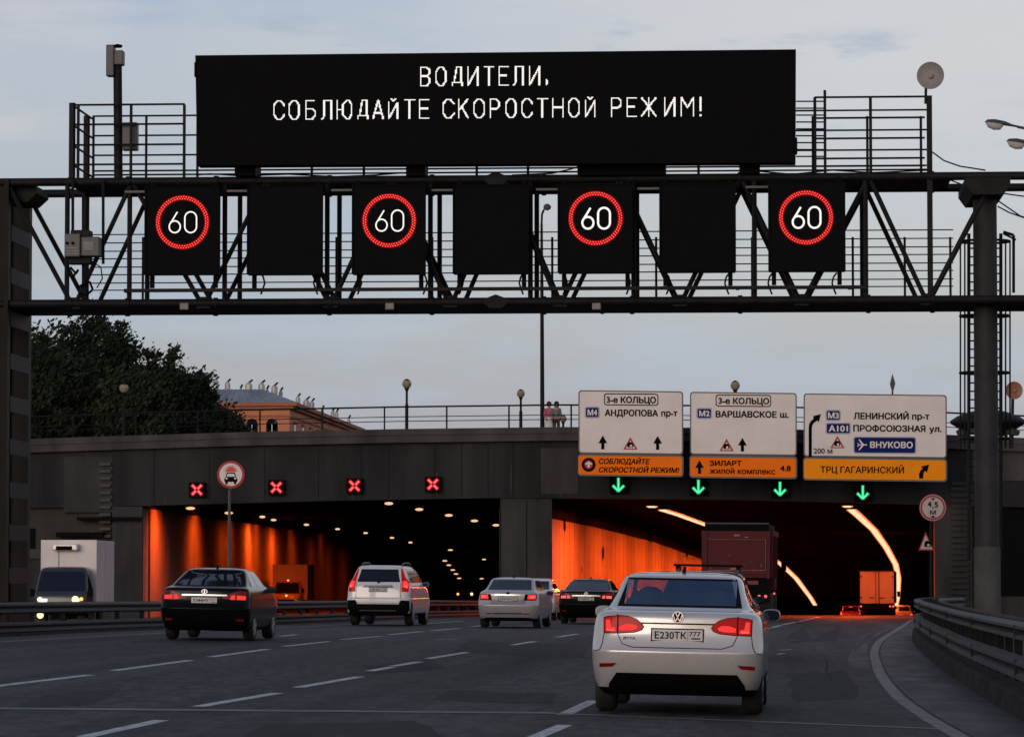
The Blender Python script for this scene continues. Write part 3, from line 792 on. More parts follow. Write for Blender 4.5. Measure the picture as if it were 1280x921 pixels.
for z, s in ((zt - .12, 1),):
    q = MB(); q.prism([(cx - .50, YG - .25, z + .06), (cx + .50, YG - .25, z + .06), (cx + .50, YG - .25, z - .1), (cx + .34, YG - .25, z - .32), (cx - .34, YG - .25, z - .32), (cx - .50, YG - .25, z - .1)], (0, 3.1, 0)); q.build('column_head', M_STEEL, ga)
q = MB(); lx = P(20, 240, YG).x
q.prism([(lx - .3, YG + .3, zt - .06), (lx + .42, YG + .3, zt - .06), (lx + .42, YG + .3, zt - .22), (lx + .2, YG + .3, zt - .42), (lx - .3, YG + .3, zt - .42)], (0, 1.5, 0)); q.build('column_head', M_STEEL, ga)
# upper platform railings
def rails(pys, x0, x1, Y, r, tag_='platform_rail'):
    for py in pys:
        q = MB(); z = P(x0, py, Y).z
        q.tube((P(x0, py, Y).x, Y, z), (P(x1, py, Y).x, Y, z), r, 6); q.build(tag_, M_STEEL, ga)
def posts(pxs, pytop, Y, r, bottom=None):
    for px in pxs:
        a = P(px, pytop, Y); q = MB(); q.tube((a.x, Y, bottom if bottom is not None else zt), a, r, 6); q.build('platform_post', M_STEEL, ga)
rails((131.5, 156, 181.5, 206), 92, 231, YG, .02); posts((98, 164, 230.5), 131, YG, .027)
rails((145.5, 170, 194.5, 214, 219), 116, 1160, YB, .018)
posts((117, 183, 247, 325, 390, 455, 533, 596, 660, 740, 805, 873, 945, 1016, 1084, 1151), 145.5, YB, .024)
posts((90.5,), 129, YG, .06); posts((108.5,), 145, YB, .06)
for py in (131.5, 156, 181.5, 206):
    q = MB(); a = P(90.5, py, YG); q.tube(a, (a.x, YB, a.z), .02, 6); q.build('platform_rail', M_STEEL, ga)
rails((122, 148, 173.5, 198.5, 208), 1018, 1156, YG, .02); posts((1018.5, 1088,), 122, YG, .027)
posts((1031,), 113, YG, .025)
q = MB(); a = P(1161.5, 120, YG)
q.box((a.x - .06, YG - .06, zb), (a.x + .06, YG + .06, a.z)); q.build('platform_post', M_STEEL, ga)
for k in range(9):
    q = MB(); y = 127 + k * 8.6; a = P(995, y, YG + .6); b = P(1031, y, YG + .6); q.tube(a, b, .014, 6); q.build('ladder_rung', M_STEEL, ga)
# cables along the chords
for (pts, Y) in (([(247, 219), (262, 217.5), (300, 220), (360, 218), (420, 221), (470, 219), (520, 215)], YG + .3), ([(640, 219), (690, 217), (712, 212), (722, 209)], YG), ([(945, 214), (990, 218), (1040, 213), (1090, 216), (1160, 213)], YG),
                 ([(1165, 190), (1180, 201), (1200, 208), (1232, 213)], YG), ([(1165, 216), (1185, 224), (1210, 234), (1240, 240), (1290, 247)], YB), ([(1247, 258), (1262, 266), (1285, 274)], YB), ([(1246, 250), (1275, 270), (1300, 278)], YB)):
    q = MB(); q.path([P(x, y, Y) for x, y in pts], .014, 6); q.build('cable', M_BLACK, ga)
for px in (325, 398, 446, 528, 573, 655, 703, 782, 832, 912, 966, 1046):
    q = MB(); s = random.choice((-1, 1)); pts = [(px, 341), (px + 4 * s, 346), (px + 6 * s, 354), (px + 3 * s, 363), (px + 1 * s, 368)]
    q.path([P(x, y, YG - .2) for x, y in pts], .018, 6); q.build('cable', M_BLACK, ga)

# displays
YD = YG - .62
dsp = [(182, 273, 233, 343, 1), (310, 402, 232, 343, 0), (441, 531, 231, 342.5, 1), (567, 660, 231, 342, 0), (698, 790, 230, 341, 1), (825, 919, 229, 340, 0), (961, 1056, 227, 339, 1)]
where = {182: 'first, nearest the camera box', 441: 'second from the left', 698: 'right of the tall lamp mast', 961: 'last, below the pale dish'}
whereb = {310: 'leftmost of the three, between the first two lit limits', 567: 'middle one of the three, left of the lamp mast', 825: 'rightmost of the three, next to the last lit limit'}
for x0, x1, y0, y1, lit in dsp:
    a, b = P(x0, y0, YD), P(x1, y1, YD); cxp = (x0 + x1) / 2
    t = thing('speed_limit_display' if lit else 'blank_display', ((a.x + b.x) / 2, YD, b.z),
              ('lit red ring speed display reading 60, ' + where[x0]) if lit else ('switched off black display panel, ' + whereb[x0]),
              'speed display' if lit else 'display panel', 'speed limit displays on the gantry' if lit else 'blank displays on the gantry')
    q = MB(); q.box((a.x, YD, b.z), (b.x, YD + .3, a.z))
    q.box((a.x + .06, YD + .301, b.z - .28), (a.x + .16, YD + .38, a.z + .12)); q.box((b.x - .16, YD + .301, b.z - .28), (b.x - .06, YD + .38, a.z + .12))
    q.build('housing', M_BLACK, t)
    q = MB()
    for xx in (a.x, b.x): q.box((xx - .02, YD - .035, b.z), (xx + .02, YD - .002, a.z))
    q.box((a.x + .022, YD - .035, a.z - .03), (b.x - .022, YD - .002, a.z)); q.build('edge_frame', M_BLACK, t)
    q = MB(); q.box((a.x - .52, YD + .25, a.z - .12), (a.x - .01, YD + .31, a.z - .07)); q.build('hanger', M_GREYBOX, t)
    if not lit: continue
    cc = P(cxp + (.5 if x0 < 900 else -1), (278, 0, 276, 0, 273, 0, 272)[dsp.index((x0, x1, y0, y1, lit))], YD)
    s = (P(700, 300, YD).x - P(600, 300, YD).x) / 100
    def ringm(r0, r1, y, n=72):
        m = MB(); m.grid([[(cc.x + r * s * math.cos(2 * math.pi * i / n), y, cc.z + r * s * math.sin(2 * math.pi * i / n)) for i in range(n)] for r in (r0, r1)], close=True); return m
    SW = {182: 1.7, 441: 1.7, 698: 2.5, 961: 2.4}[x0]
    rg = ringm(28.0, 34.0, YD - .008).build('red_ring', M_LEDR, t)  # glowing band stands in for the bloom around the LED rows
    q = MB()
    for rr, n in ((32.3, 62), (29.8, 58)):
        for i in range(n):
            th = 2 * math.pi * (i + (.5 if rr < 31 else 0)) / n; u, v = cc.x + rr * s * math.cos(th), cc.z + rr * s * math.sin(th); e = .38 * s
            q.add([(u - e, YD - .014, v - e), (u + e, YD - .014, v - e), (u + e, YD - .014, v + e), (u - e, YD - .014, v + e)], [(0, 1, 2, 3)])
    q.build('led_dots', M_LEDRD, rg)
    def stroke(pts, w, closed=False):
        m = []; n = len(pts)
        L, Rr = [], []
        for i in range(n):
            p0 = Vector(pts[(i - 1) % n if closed else max(0, i - 1)]); p1 = Vector(pts[(i + 1) % n if closed else min(n - 1, i + 1)])
            d = (p1 - p0); nn = Vector((-d.y, d.x)).normalized() * w / 2; p = Vector(pts[i])
            L.append(p + nn); Rr.append(p - nn)
        if closed: L.append(L[0]); Rr.append(Rr[0])
        return [(cc.x + p.x * s, YD - .008, cc.z + p.y * s) for p in L], [(cc.x + p.x * s, YD - .008, cc.z + p.y * s) for p in Rr]
    six = [(-6.4, 13)] + [(-9.6 + 7.2 * math.cos(R_(t_)), -5.4 + 7.2 * math.sin(R_(t_))) for t_ in range(152, 510, 12)]
    six = [(-6.4, 13), (-11.5, 4.5)] + [(-9.6 + 7.0 * math.cos(R_(t_)), -5.6 + 7.4 * math.sin(R_(t_))) for t_ in range(140, 498, 12)]
    zero = [(10.5 + 7.4 * math.cos(R_(t_)), 5.5 + 7.6 * math.sin(R_(t_))) for t_ in range(0, 181, 15)] + [(10.5 + 7.4 * math.cos(R_(t_)), -5.5 + 7.6 * math.sin(R_(t_))) for t_ in range(180, 361, 15)]
    q = MB(); q.sheet(*stroke(six, SW)); q.sheet(*stroke(zero, SW, True)); q.build('digits', M_LEDW, t, fix=False)

# message board, leaning a little forward
YM0, YM1 = YG - 1.15, YG - .85      # top and bottom of the face
def board(px, py):
    f = (py - 66) / (206 - 66)
    return P(px, py, YM0 + (YM1 - YM0) * f)
mbd = thing('message_board', board(620, 206), 'huge black electronic message board with white Cyrillic lettering on top of the gantry', 'message board')
q = MB(); fr = [board(244, 69.5), board(995, 62), board(994.5, 203.5), board(246.5, 207)]
q.prism(fr, (0, .55, 0)); q.build('cabinet', M_BLACK, mbd)
q = MB()
for a, b in ((243.5, 69), (994.5, 62)): pass
for x, y0, y1 in ((244, 78, 96), (995.5, 172, 192)):
    p, r = board(x - 1.2, y0), board(x + 1.2, y1); q.box((p.x, p.y, r.z), (r.x, p.y + .3, p.z))
q.build('end_bracket', M_BLACK, mbd)
for x0, x1, y0, y1 in ((294, 320, 203, 220), (508, 532, 203, 220), (722, 832, 203, 219), (924, 950, 200, 217)):
    p, r = P(x0, y0, YG - .2), P(x1, y1, YG - .2); q = MB(); q.box((p.x, YG - .3, r.z), (r.x, YG + .5, p.z)); q.build('support', M_BLACK, mbd)
GL = {  # strokes on a 6 x 10 grid, y up
 'В': [[(0, 0), (0, 10), (4, 10), (6, 8.6), (6, 6.8), (4.4, 5.4), (0, 5.4)], [(4.4, 5.4), (6, 3.8), (6, 1.6), (4.2, 0), (0, 0)]],
 'О': [[(2, 0), (0, 2.4), (0, 7.6), (2, 10), (4, 10), (6, 7.6), (6, 2.4), (4, 0), (2, 0)]],
 'Д': [[(0, 0), (0, 1.6), (6, 1.6), (6, 0)], [(1, 1.6), (2.6, 10), (5.2, 10), (5.2, 1.6)]],
 'И': [[(0, 10), (0, 0)], [(0.4, 0.4), (5.6, 9.6)], [(6, 10), (6, 0)]],
 'Т': [[(0, 10), (6, 10)], [(3, 10), (3, 0)]],
 'Е': [[(6, 10), (0, 10), (0, 0), (6, 0)], [(0, 5.2), (5, 5.2)]],
 'Л': [[(0, 0), (1, .6), (1.5, 2), (1.5, 10), (6, 10), (6, 0)]],
 ',': [[(.6, 2.4), (.6, 1), (.2, 0)]],
 'С': [[(6, 7.6), (4, 10), (2, 10), (0, 7.6), (0, 2.4), (2, 0), (4, 0), (6, 2.4)]],
 'Б': [[(5.4, 10), (0, 10), (0, 0), (4, 0), (6, 1.8), (6, 4), (4, 5.6), (0, 5.6)]],
 'Ю': [[(0, 0), (0, 10)], [(0, 5), (2.4, 5)], [(4, 0), (2.4, 2.4), (2.4, 7.6), (4, 10), (5, 10), (6, 7.6), (6, 2.4), (5, 0), (4, 0)]],
 'А': [[(0, 0), (3, 10), (6, 0)], [(1.1, 3), (4.9, 3)]],
 'Й': [[(0, 8.4), (0, 0)], [(0.4, 0.4), (5.6, 8)], [(6, 8.4), (6, 0)], [(1.6, 10.4), (3, 9.4), (4.4, 10.4)]],
 'К': [[(0, 0), (0, 10)], [(5.8, 10), (.6, 4.6)], [(2, 5.8), (6, 0)]],
 'Р': [[(0, 0), (0, 10), (4, 10), (6, 8.4), (6, 6), (4, 4.6), (0, 4.6)]],
 'Н': [[(0, 0), (0, 10)], [(6, 0), (6, 10)], [(0, 5.2), (6, 5.2)]],
 'Ж': [[(3, 0), (3, 10)], [(0, 10), (3, 5.2), (6, 10)], [(0, 0), (3, 5.2), (6, 0)]],
 'М': [[(0, 0), (0, 10), (3, 4.6), (6, 10), (6, 0)]],
 '!': [[(.6, 10), (.6, 3)], [(.6, .6), (.6, 0)]]}
def line_led(mbx, items, ybase, ytop, slope):
    pitch = 1.28
    for ch, x0, x1 in items:
        if ch == ' ': continue
        w = x1 - x0; h = ybase - ytop
        segs = []
        for st in GL[ch]:
            for a, b in zip(st, st[1:]): segs.append((a[0] / 6 * w, a[1] / 10 * h, b[0] / 6 * w, b[1] / 10 * h))
        for i in range(-1, int(w / pitch) + 3):
            for j in range(-1, int(h / pitch) + 3):
                u, v = i * pitch, j * pitch
                dm = 9
                for a, b, c, d in segs:
                    vx, vy = c - a, d - b; L2 = vx * vx + vy * vy or 1e-6
                    tt = max(0, min(1, ((u - a) * vx + (v - b) * vy) / L2))
                    dm = min(dm, math.hypot(u - a - vx * tt, v - b - vy * tt))
                if dm < 1.02:
                    X, Yp = x0 + u, ybase + slope * (x0 - 341) - v; e = .60
                    mbx.add([board(X - e, Yp + e) + Vector((0, -.008, 0)), board(X + e, Yp + e) + Vector((0, -.008, 0)), board(X + e, Yp - e) + Vector((0, -.008, 0)), board(X - e, Yp - e) + Vector((0, -.008, 0))], [(0, 1, 2, 3)])
q = MB()
xs1 = [('В', 526, 537), ('О', 545, 557.2), ('Д', 565.5, 578), ('И', 585, 597.5), ('Т', 605.5, 617), ('Е', 624, 635), ('Л', 641.5, 654), ('И', 662, 674.5), (',', 683, 687)]
line_led(q, xs1, 109.2, 86.2, -.0085)
xs2 = [('С', 342.5, 355.5), ('О', 361.5, 374), ('Б', 382.5, 394), ('Л', 402, 414.5), ('Ю', 421.5, 439.5), ('Д', 447.5, 460), ('А', 466.5, 479), ('Й', 486, 497), ('Т', 506, 518), ('Е', 524.5, 536),
       ('С', 554, 567.5), ('К', 573.5, 585), ('О', 592.5, 605.5), ('Р', 613, 624), ('О', 632.5, 645), ('С', 652.5, 665.5), ('Т', 672, 684), ('Н', 691, 704), ('О', 711, 724), ('Й', 732, 743.5),
       ('Р', 764.5, 776), ('Е', 784, 795), ('Ж', 802, 820), ('И', 831, 843.5), ('М', 851.5, 867), ('!', 875, 880)]
line_led(q, xs2, 149.6, 126.4, -.0085)
q.build('lettering', M_LEDW, mbd, fix=False)

# equipment on the gantry
cm = thing('camera_mast', P(147.5, 222, YG + .3), 'tall grey pole with two small box sensors on its head, standing on the gantry', 'mast')
q = MB(); q.tube(P(148, 226, YG + .3), P(147, 79, YG + .3), .078, 14); q.build('pole', M_STEEL, cm, smooth=True)
def pxbox(x0, x1, y0, y1, Y, dep, name, m, parent, bev=True):
    a, b = P(x0, y0, Y), P(x1, y1, Y); q = MB(); c = .015
    q.box((a.x, Y, b.z), (b.x, Y + dep, a.z)); o = q.build(name, m, parent)
    if bev:
        mo = o.modifiers.new('edge', 'BEVEL'); mo.width = .02; mo.segments = 2
    return o
pxbox(132.5, 142, 56, 95, YG + .1, .3, 'sensor_box', M_GREYBOX, cm); pxbox(141.5, 153.5, 63, 81, YG + .15, .3, 'sensor_box', M_GREYBOX, cm)
q = MB(); q.lathe([(.02, .03), (.12, .0), (.1, -.05)], P(147, 57, YG + .3), 16); q.build('dome_cap', M_BLACK, cm)
pxbox(152.5, 171, 153, 187.5, YG + .15, .28, 'control_box', M_GREYBOX, cm)
cb = thing('traffic_camera', P(100, 345, YG - .3), 'boxy grey enforcement camera with a lens panel hung at the left of the gantry', 'camera')
pxbox(80.5, 100, 292, 321, YG - .7, .55, 'lens_housing', M_GREYBOX, cb); pxbox(100.5, 124, 296, 320, YG - .62, .45, 'side_box', M_GREYBOX, cb)
pxbox(104, 117, 302, 313, YG - .635, .02, 'side_plate', M_LTGREY, cb, False); pxbox(88, 112, 287.5, 296, YG - .6, .45, 'hood', M_STEEL, cb)
for (x, y) in ((84, 304), (91, 304)):
    q = MB(); c = P(x, y, YG - .705); q.lathe([(.035, -.03), (.035, 0)], c, 14, 'y'); q.build('lens', M_BLACK, cb)
for j in range(3):
    q = MB(); a, b = P(82, 309.5 + j * 3.6, YG - .703), P(98, 311 + j * 3.6, YG - .703); q.box((a.x, a.y - .01, b.z), (b.x, a.y + .01, a.z)); q.build('grille_bar', M_LTGREY, cb)
for px, y0, y1 in ((84.5, 229, 292), (91, 224, 292), (104, 241, 372), (129, 224, 330)):
    q = MB(); q.tube(P(px, y0, YG - .2), P(px, y1, YG - .2), .028, 6); q.build('hanger', M_STEEL, cb)
q = MB(); q.path([P(x, y, YG - .3) for x, y in ((88, 334), (95, 342), (98, 337), (92, 345), (97, 360), (104, 355), (112, 352), (116, 362), (108, 369), (98, 366))], .022, 6); q.path([P(x, y, YG - .3) for x, y in ((112, 325), (126, 334), (128, 348), (121, 360))], .012, 6); q.build('cable', M_BLACK, cb)
pxbox(85, 113, 321, 330, YG - .5, .3, 'bracket', M_STEEL, cb)
ds = thing('satellite_dish', P(1158, 122, YG), 'small pale round dish on a short mast at the right end of the gantry', 'dish')
q = MB(); q.tube(P(1157, 130, YG), P(1157.5, 107, YG), .025, 8); q.build('mast', M_STEEL, ds)
def dish(px, py, rpx, Y, m, parent, tilt):
    s = (P(700, 300, Y).x - P(600, 300, Y).x) / 100; r = rpx * s
    q = MB(); n = 28; rows = []
    for k in range(7):
        rr = r * k / 6 + .0005
        rows.append([Vector((rr * math.cos(2 * math.pi * i / n), -.22 * r * (rr / r) ** 2, rr * math.sin(2 * math.pi * i / n))) for i in range(n)])
    back = [[v + Vector((0, .03, 0)) for v in rows[6]], [v + Vector((0, .03, 0)) for v in rows[0]]]
    Rm = Matrix.Rotation(tilt, 4, 'Z'); c = P(px, py, Y)
    q.grid([[c + Rm @ v for v in rw] for rw in rows + back], close=True); q.build('reflector', m, parent, smooth=True)
    q = MB(); q.tube(c, c + Rm @ Vector((0, -.3 * r, 0)), .12 * r, 10); q.lathe([(.2 * r, 0), (.2 * r, .02)], c + Rm @ Vector((0, -.34 * r, 0)), 12, 'y'); q.build('feed', m, parent)
dish(1163.5, 95, 17, YG - .05, M_DISH, ds, R_(-12))
for x, n in ((230, 'left'), (487, 'second'), (745.5, 'third')):
    t = thing('junction_box', P(x, 384, YG), 'small pale junction box under the gantry, below the %s lit limit' % {'left': 'first', 'second': 'second', 'third': 'third'}[n], 'junction box', 'junction boxes under the gantry')
    pxbox(x - 5.5, x + 5.5, 378.5, 387, YG - .16, .1, 'box', M_LTGREY, t)
    q = MB(); q.path([P(x + a, b, YG - .14) for a, b in ((2, 387), (4, 391), (8, 392.5), (11, 390), (10, 386))], .01, 6); q.build('cable', M_BLACK, t)

# caged ladder behind the right column
ld = thing('caged_ladder', P(1231, 620, YG + 3.5), 'tall caged access ladder rising behind the right column of the gantry', 'ladder')
YL = YG + 3.5
for px in (1211, 1251):
    a, b = P(px, 292, YL), P(px, 700, YL); q = MB(); q.tube(a, b, .035, 6); q.build('stile', M_STEEL, ld)
for k in range(38):
    y = 300 + k * 10.5; q = MB(); q.tube(P(1211, y, YL), P(1251, y, YL), .016, 6); q.build('rung', M_STEEL, ld)
for px in (1200.5, 1206, 1257, 1262.5):
    q = MB(); q.tube(P(px, 300, YL + .35), P(px, 560, YL + .35), .017, 6); q.build('cage_bar', M_STEEL, ld)
for y in (302, 395, 466, 548):
    q = MB(); c = P(1231, y, YL + .3); n = 24; q.path([(c.x + .58 * math.cos(2 * math.pi * i / n), c.y + .5 * math.sin(2 * math.pi * i / n), c.z) for i in range(n + 1)], .025, 6); q.build('cage_hoop', M_STEEL, ld)
q = MB(); q.path([P(1254, 290, YL), P(1267, 294, YL), P(1267, 366, YL)], .03, 6); q.path([P(1254, 292, YL - .8), P(1270, 300, YL - .8)], .02, 6); q.build('exit_rail', M_STEEL, ld)
# broad shallow hood behind the ladder, and the second dish
YU = 150
cu = P(1235, 528, YU); s = YU / FPX
hd = thing('mast_crown', (cu.x, YU, 0), 'broad shallow dark lamp crown lowered on a mast behind the caged ladder', 'mast')
q = MB(); q.lathe([(10 * s, -14 * s), (34 * s, -9 * s), (47 * s, -1 * s), (47 * s, 2 * s), (38 * s, 8 * s), (24 * s, 13 * s), (5 * s, 17 * s)], cu, 32); q.build('crown', M_STEEL, hd, smooth=True)
for i in range(8):
    th = 2 * math.pi * i / 8 + .2; q = MB(); q.lathe([(6 * s, -9 * s), (8 * s, -4 * s), (4 * s, -1 * s)], cu + Vector((33 * s * math.cos(th), 33 * s * math.sin(th), -7 * s)), 12); q.build('floodlight', M_GREYBOX, hd)
q = MB(); q.tube((cu.x, YU, -.4), (cu.x, YU, cu.z + 16 * s), .12, 12); q.build('mast', M_STEEL, hd)
d2 = thing('satellite_dish', P(1267, 545, 160), 'small ochre dish on a thin pole above the overpass at the far right', 'dish')
dish(1267, 488, 11, 160, M_DISHR, d2, R_(15))
q = MB(); q.tube(P(1265, 560, 160.1), P(1266, 492, 160.1), .05, 8); q.build('mast', M_STEEL, d2)

MB = MB0
# ================================================================== LANE SIGNALS
def poly(px_pts, Y, th, name, m, parent):
    q = MB(); q.prism([P(x, y, Y) for x, y in px_pts], (0, th, 0)); return q.build(name, m, parent)
def bar_px(c, ang, ln, w):
    ca, sa = math.cos(ang), math.sin(ang)
    return [(c[0] + ca * a - sa * b, c[1] + sa * a + ca * b) for a, b in ((-ln, -w), (ln, -w), (ln, w), (-ln, w))]
nth = ['leftmost, beside the round hazard sign', 'right of the round hazard sign', 'third from the left', 'rightmost, nearest the central pier']
for (x, y), lb in zip(((246, 612), (345.3, 609), (443, 607), (541, 605)), nth):
    t = thing('lane_signal', P(x, y, YF - .3), 'lit red cross lane signal on the overpass fascia, ' + lb, 'lane signal', 'red cross lane signals')
    pxbox(x - 10, x + 10, y - 9.5, y + 9.5, YF - .3, .28, 'housing', M_BLACK, t, False)
    q = MB()
    for sg in (-1, 1):
        q.prism([P(*p, YF - .31 - .003 * sg) for p in bar_px((x, y), sg * R_(45), 9.4, 2.5)], (0, .004, 0))
    q.build('cross_edge', M_LEDXE, t)
    q = MB()
    for sg in (0, 1, 2, 3):
        an = R_(45 + 90 * sg); q.prism([P(*p, YF - .325) for p in bar_px((x + 5 * math.cos(an), y + 5 * math.sin(an)), an, 3.3, 1.35)], (0, .004, 0))
    q.build('cross', M_LEDX, t)
nth = ['leftmost, under the first direction sign', 'under the left half of the middle direction sign', 'under the right half of the middle direction sign', 'rightmost, under the widest direction sign']
for (x, y), lb in zip(((773, 606), (873, 608.5), (975, 611), (1078.5, 615.5)), nth):
    t = thing('lane_signal', P(x, y, YF - .3), 'lit green down arrow lane signal, ' + lb, 'lane signal', 'green arrow lane signals')
    pxbox(x - 11, x + 11, y - 11, y + 11, YF - .3, .28, 'housing', M_BLACK, t, False)
    def arrow(w, ext): 
        return [[(x - w, y - 9 - ext), (x + w, y - 9 - ext), (x + w, y + 6), (x - w, y + 6)], bar_px((x - 3.4, y + 4.2), R_(45), 5.2 + ext, w), bar_px((x + 3.4, y + 4.2), R_(-45), 5.2 + ext, w)]
    q = MB()
    for k, pg in enumerate(arrow(2.1, .4)): q.prism([P(*p, YF - .31 - .003 * k) for p in pg], (0, .002, 0))
    q.build('arrow_edge', M_LEDGE, t)
    q = MB()
    for k, pg in enumerate(arrow(1.1, -.4)): q.prism([P(*p, YF - .325 - .003 * k) for p in pg], (0, .002, 0))
    q.build('arrow', M_LEDG, t)

# ================================================================== DIRECTION SIGNS
def rrect(x0, x1, y0, y1, r, sl=.0, n=5):
    pts = []
    for cx_, cy_, a0 in ((x1 - r, y0 + r, -90), (x1 - r, y1 - r, 0), (x0 + r, y1 - r, 90), (x0 + r, y0 + r, 180)):
        for i in range(n + 1):
            a = R_(a0 + 90 * i / n); X = cx_ + r * math.cos(a); pts.append((X, cy_ + r * math.sin(a) + sl * (X - x0)))
    return pts
YS = 172.0
def T(mbx, body, x0, x1, yb, yt, Y, bold=.036, shear=0, sl=0.0):
    text_into(mbx, body, x0, x1, yb, yt, lambda u, v: P(u, v + sl * (u - x0), Y), bold, shear)
def sign(label, x0, x1, y0, ymid, y1, sl):
    t = thing('direction_sign', P((x0 + x1) / 2, y1, YS), label, 'road sign', 'direction signs over the right tunnel')
    poly(rrect(x0, x1, y0, ymid, 4, sl), YS, .1, 'frame', M_SIGNBACK, t)
    poly(rrect(x0 - .6, x1 + .4, ymid + .6, y1, 4, sl), YS - .03, .1, 'frame', M_SIGNBACK, t)
    p = poly(rrect(x0 + 1.6, x1 - 1.6, y0 + 1.6, ymid - 1.6, 3, sl), YS - .02, .015, 'white_panel', M_SIGNW, t)
    return t, p
def tri(c, r, Y, parent, flip=False):
    x, y = c
    a = [(x, y - r), (x + r * 1.0, y + r * .72), (x - r * 1.0, y + r * .72)]
    w = poly(a, Y, .006, 'warning_triangle', M_SIGNR, parent)
    k = .66
    poly([(x + (p[0] - x) * k, y + .1 * r + (p[1] - y - .1 * r) * k + .06 * r) for p in a], Y - .01, .006, 'triangle_face', M_SIGNW, parent)
    poly([(x - .42 * r, y + .42 * r)] + [(x - .02 * r + .42 * r * math.cos(R_(q_)), y + .1 * r - .42 * r * math.sin(R_(q_))) for q_ in range(180, -1, -20)] + [(x + .4 * r, y + .42 * r)], Y - .018, .006, 'tunnel_symbol', M_INK, parent)
    poly([(x + .08 * r + .17 * r * math.cos(R_(q_)), y + .2 * r - .17 * r * math.sin(R_(q_))) for q_ in range(0, 360, 30)], Y - .026, .006, 'tunnel_light', M_SIGNW, parent)
def up_arrow(x, y0, y1, w, Y, m, parent, sl=0):
    h = (y1 - y0)
    poly([(x, y0), (x + w, y0 + h * .56), (x + w * .36, y0 + h * .56), (x + w * .36, y1), (x - w * .36, y1), (x - w * .36, y0 + h * .56), (x - w, y0 + h * .56)], Y, .006, 'arrow', m, parent)
def badge(txt, x0, x1, y0, y1, parent, tx0, tx1, ty0, ty1):
    poly(rrect(x0 - 1.6, x1 + 1.6, y0 - 1.6, y1 + 1.6, 2.6), YS - .03, .006, 'route_badge_edge', M_BLUEEDGE, parent)
    poly(rrect(x0, x1, y0, y1, 1.6), YS - .038, .006, 'route_badge', M_SIGNB, parent)
    q = MB(); T(q, txt, tx0, tx1, ty1, ty0, YS - .05, .03); q.build('lettering', M_SIGNW, parent)
# first sign
t, wp = sign('white direction sign for Andropova over an orange speed reminder', 723, 854, 487.5, 566.6, 594.5, .012)
q = MB(); T(q, '3-е КОЛЬЦО', 758, 820, 503.2, 495.6, YS - .035, sl=.008); T(q, 'АНДРОПОВА', 756, 822.5, 519.5, 511.8, YS - .035, sl=.01); T(q, 'пр-т', 826.5, 847, 520, 512.3, YS - .035)
q.build('lettering', M_INK, wp)
fr_o = rrect(755, 823, 491.5, 506.5, 3.4, .008); fr_i = rrect(756.2, 821.8, 492.7, 505.3, 2.6, .008)
def outline(o_, i_, Y, parent):
    q = MB(); q.grid([[P(*p, Y) for p in o_], [P(*p, Y) for p in i_]], close=True); q.build('name_frame', M_INK, parent)
outline(fr_o, fr_i, YS - .03, wp)
badge('М4', 732.5, 748, 509.5, 521, wp, 734.5, 746.5, 511.8, 519)
up_arrow(753.5, 544, 561.5, 5.6, YS - .03, M_INK, wp); up_arrow(822, 544.5, 562, 5.6, YS - .03, M_INK, wp); tri((788, 555.2), 9, YS - .03, wp)
op = poly(rrect(723.2, 852.6, 569.4, 592.6, 3, .012), YS - .05, .015, 'orange_panel', M_SIGNO, t)
q = MB(); T(q, 'СОБЛЮДАЙТЕ', 748.5, 812.5, 579.4, 573.0, YS - .065, .03, .22, .008); T(q, 'СКОРОСТНОЙ РЕЖИМ!', 748.5, 849, 590.0, 583.6, YS - .065, .03, .22, .008)
q.build('lettering', M_INKB, op)
def disc(px, py, r, Y, name, m, parent): return poly([(px + r * math.cos(2 * math.pi * i / 24), py + r * math.sin(2 * math.pi * i / 24)) for i in range(24)], Y, .006, name, m, parent)
disc(735.8, 580.6, 8.8, YS - .06, 'emblem', M_INKB, op); disc(735.8, 580.6, 5.2, YS - .07, 'emblem_field', M_SIGNR, op)
poly([(731, 579.5), (735.8, 576.2), (740.6, 579.5), (739, 581), (737, 579.6), (737.4, 584), (734.2, 584), (734.6, 579.6), (732.6, 581)], YS - .08, .006, 'emblem_bird', M_SIGNW, op)
# second sign
t, wp = sign('white direction sign for Varshavskoye over an orange panel marked 4.8, middle of the three', 862.5, 996, 489.5, 568, 597, .012)
q = MB(); T(q, '3-е КОЛЬЦО', 898, 961.5, 504.5, 497, YS - .035, sl=.008); T(q, 'ВАРШАВСКОЕ', 894.5, 971, 521.2, 513.5, YS - .035, sl=.008); T(q, 'ш.', 975, 986, 521.8, 514.3, YS - .035)
q.build('lettering', M_INK, wp)
outline(rrect(894.5, 964, 493, 508, 3.4, .008), rrect(895.7, 962.8, 494.2, 506.8, 2.6, .008), YS - .03, wp)
badge('М2', 872, 888.5, 511, 522, wp, 874, 887, 513.2, 520)
up_arrow(928, 547, 564.2, 5.6, YS - .03, M_INK, wp); tri((908.2, 557.2), 9, YS - .03, wp)
op = poly(rrect(863, 994.6, 571.2, 595, 3, .012), YS - .05, .015, 'orange_panel', M_SIGNO, t)
q = MB(); T(q, 'ЗИЛАРТ', 887, 927, 581.8, 575.6, YS - .065); T(q, 'жилой комплекс', 887, 969, 591.6, 584.6, YS - .065, .022, 0, .012); T(q, '4.8', 975, 988.5, 588.4, 581.8, YS - .065)
q.build('lettering', M_INKB, op)
up_arrow(874.4, 575, 592, 5.4, YS - .06, M_INK, op)
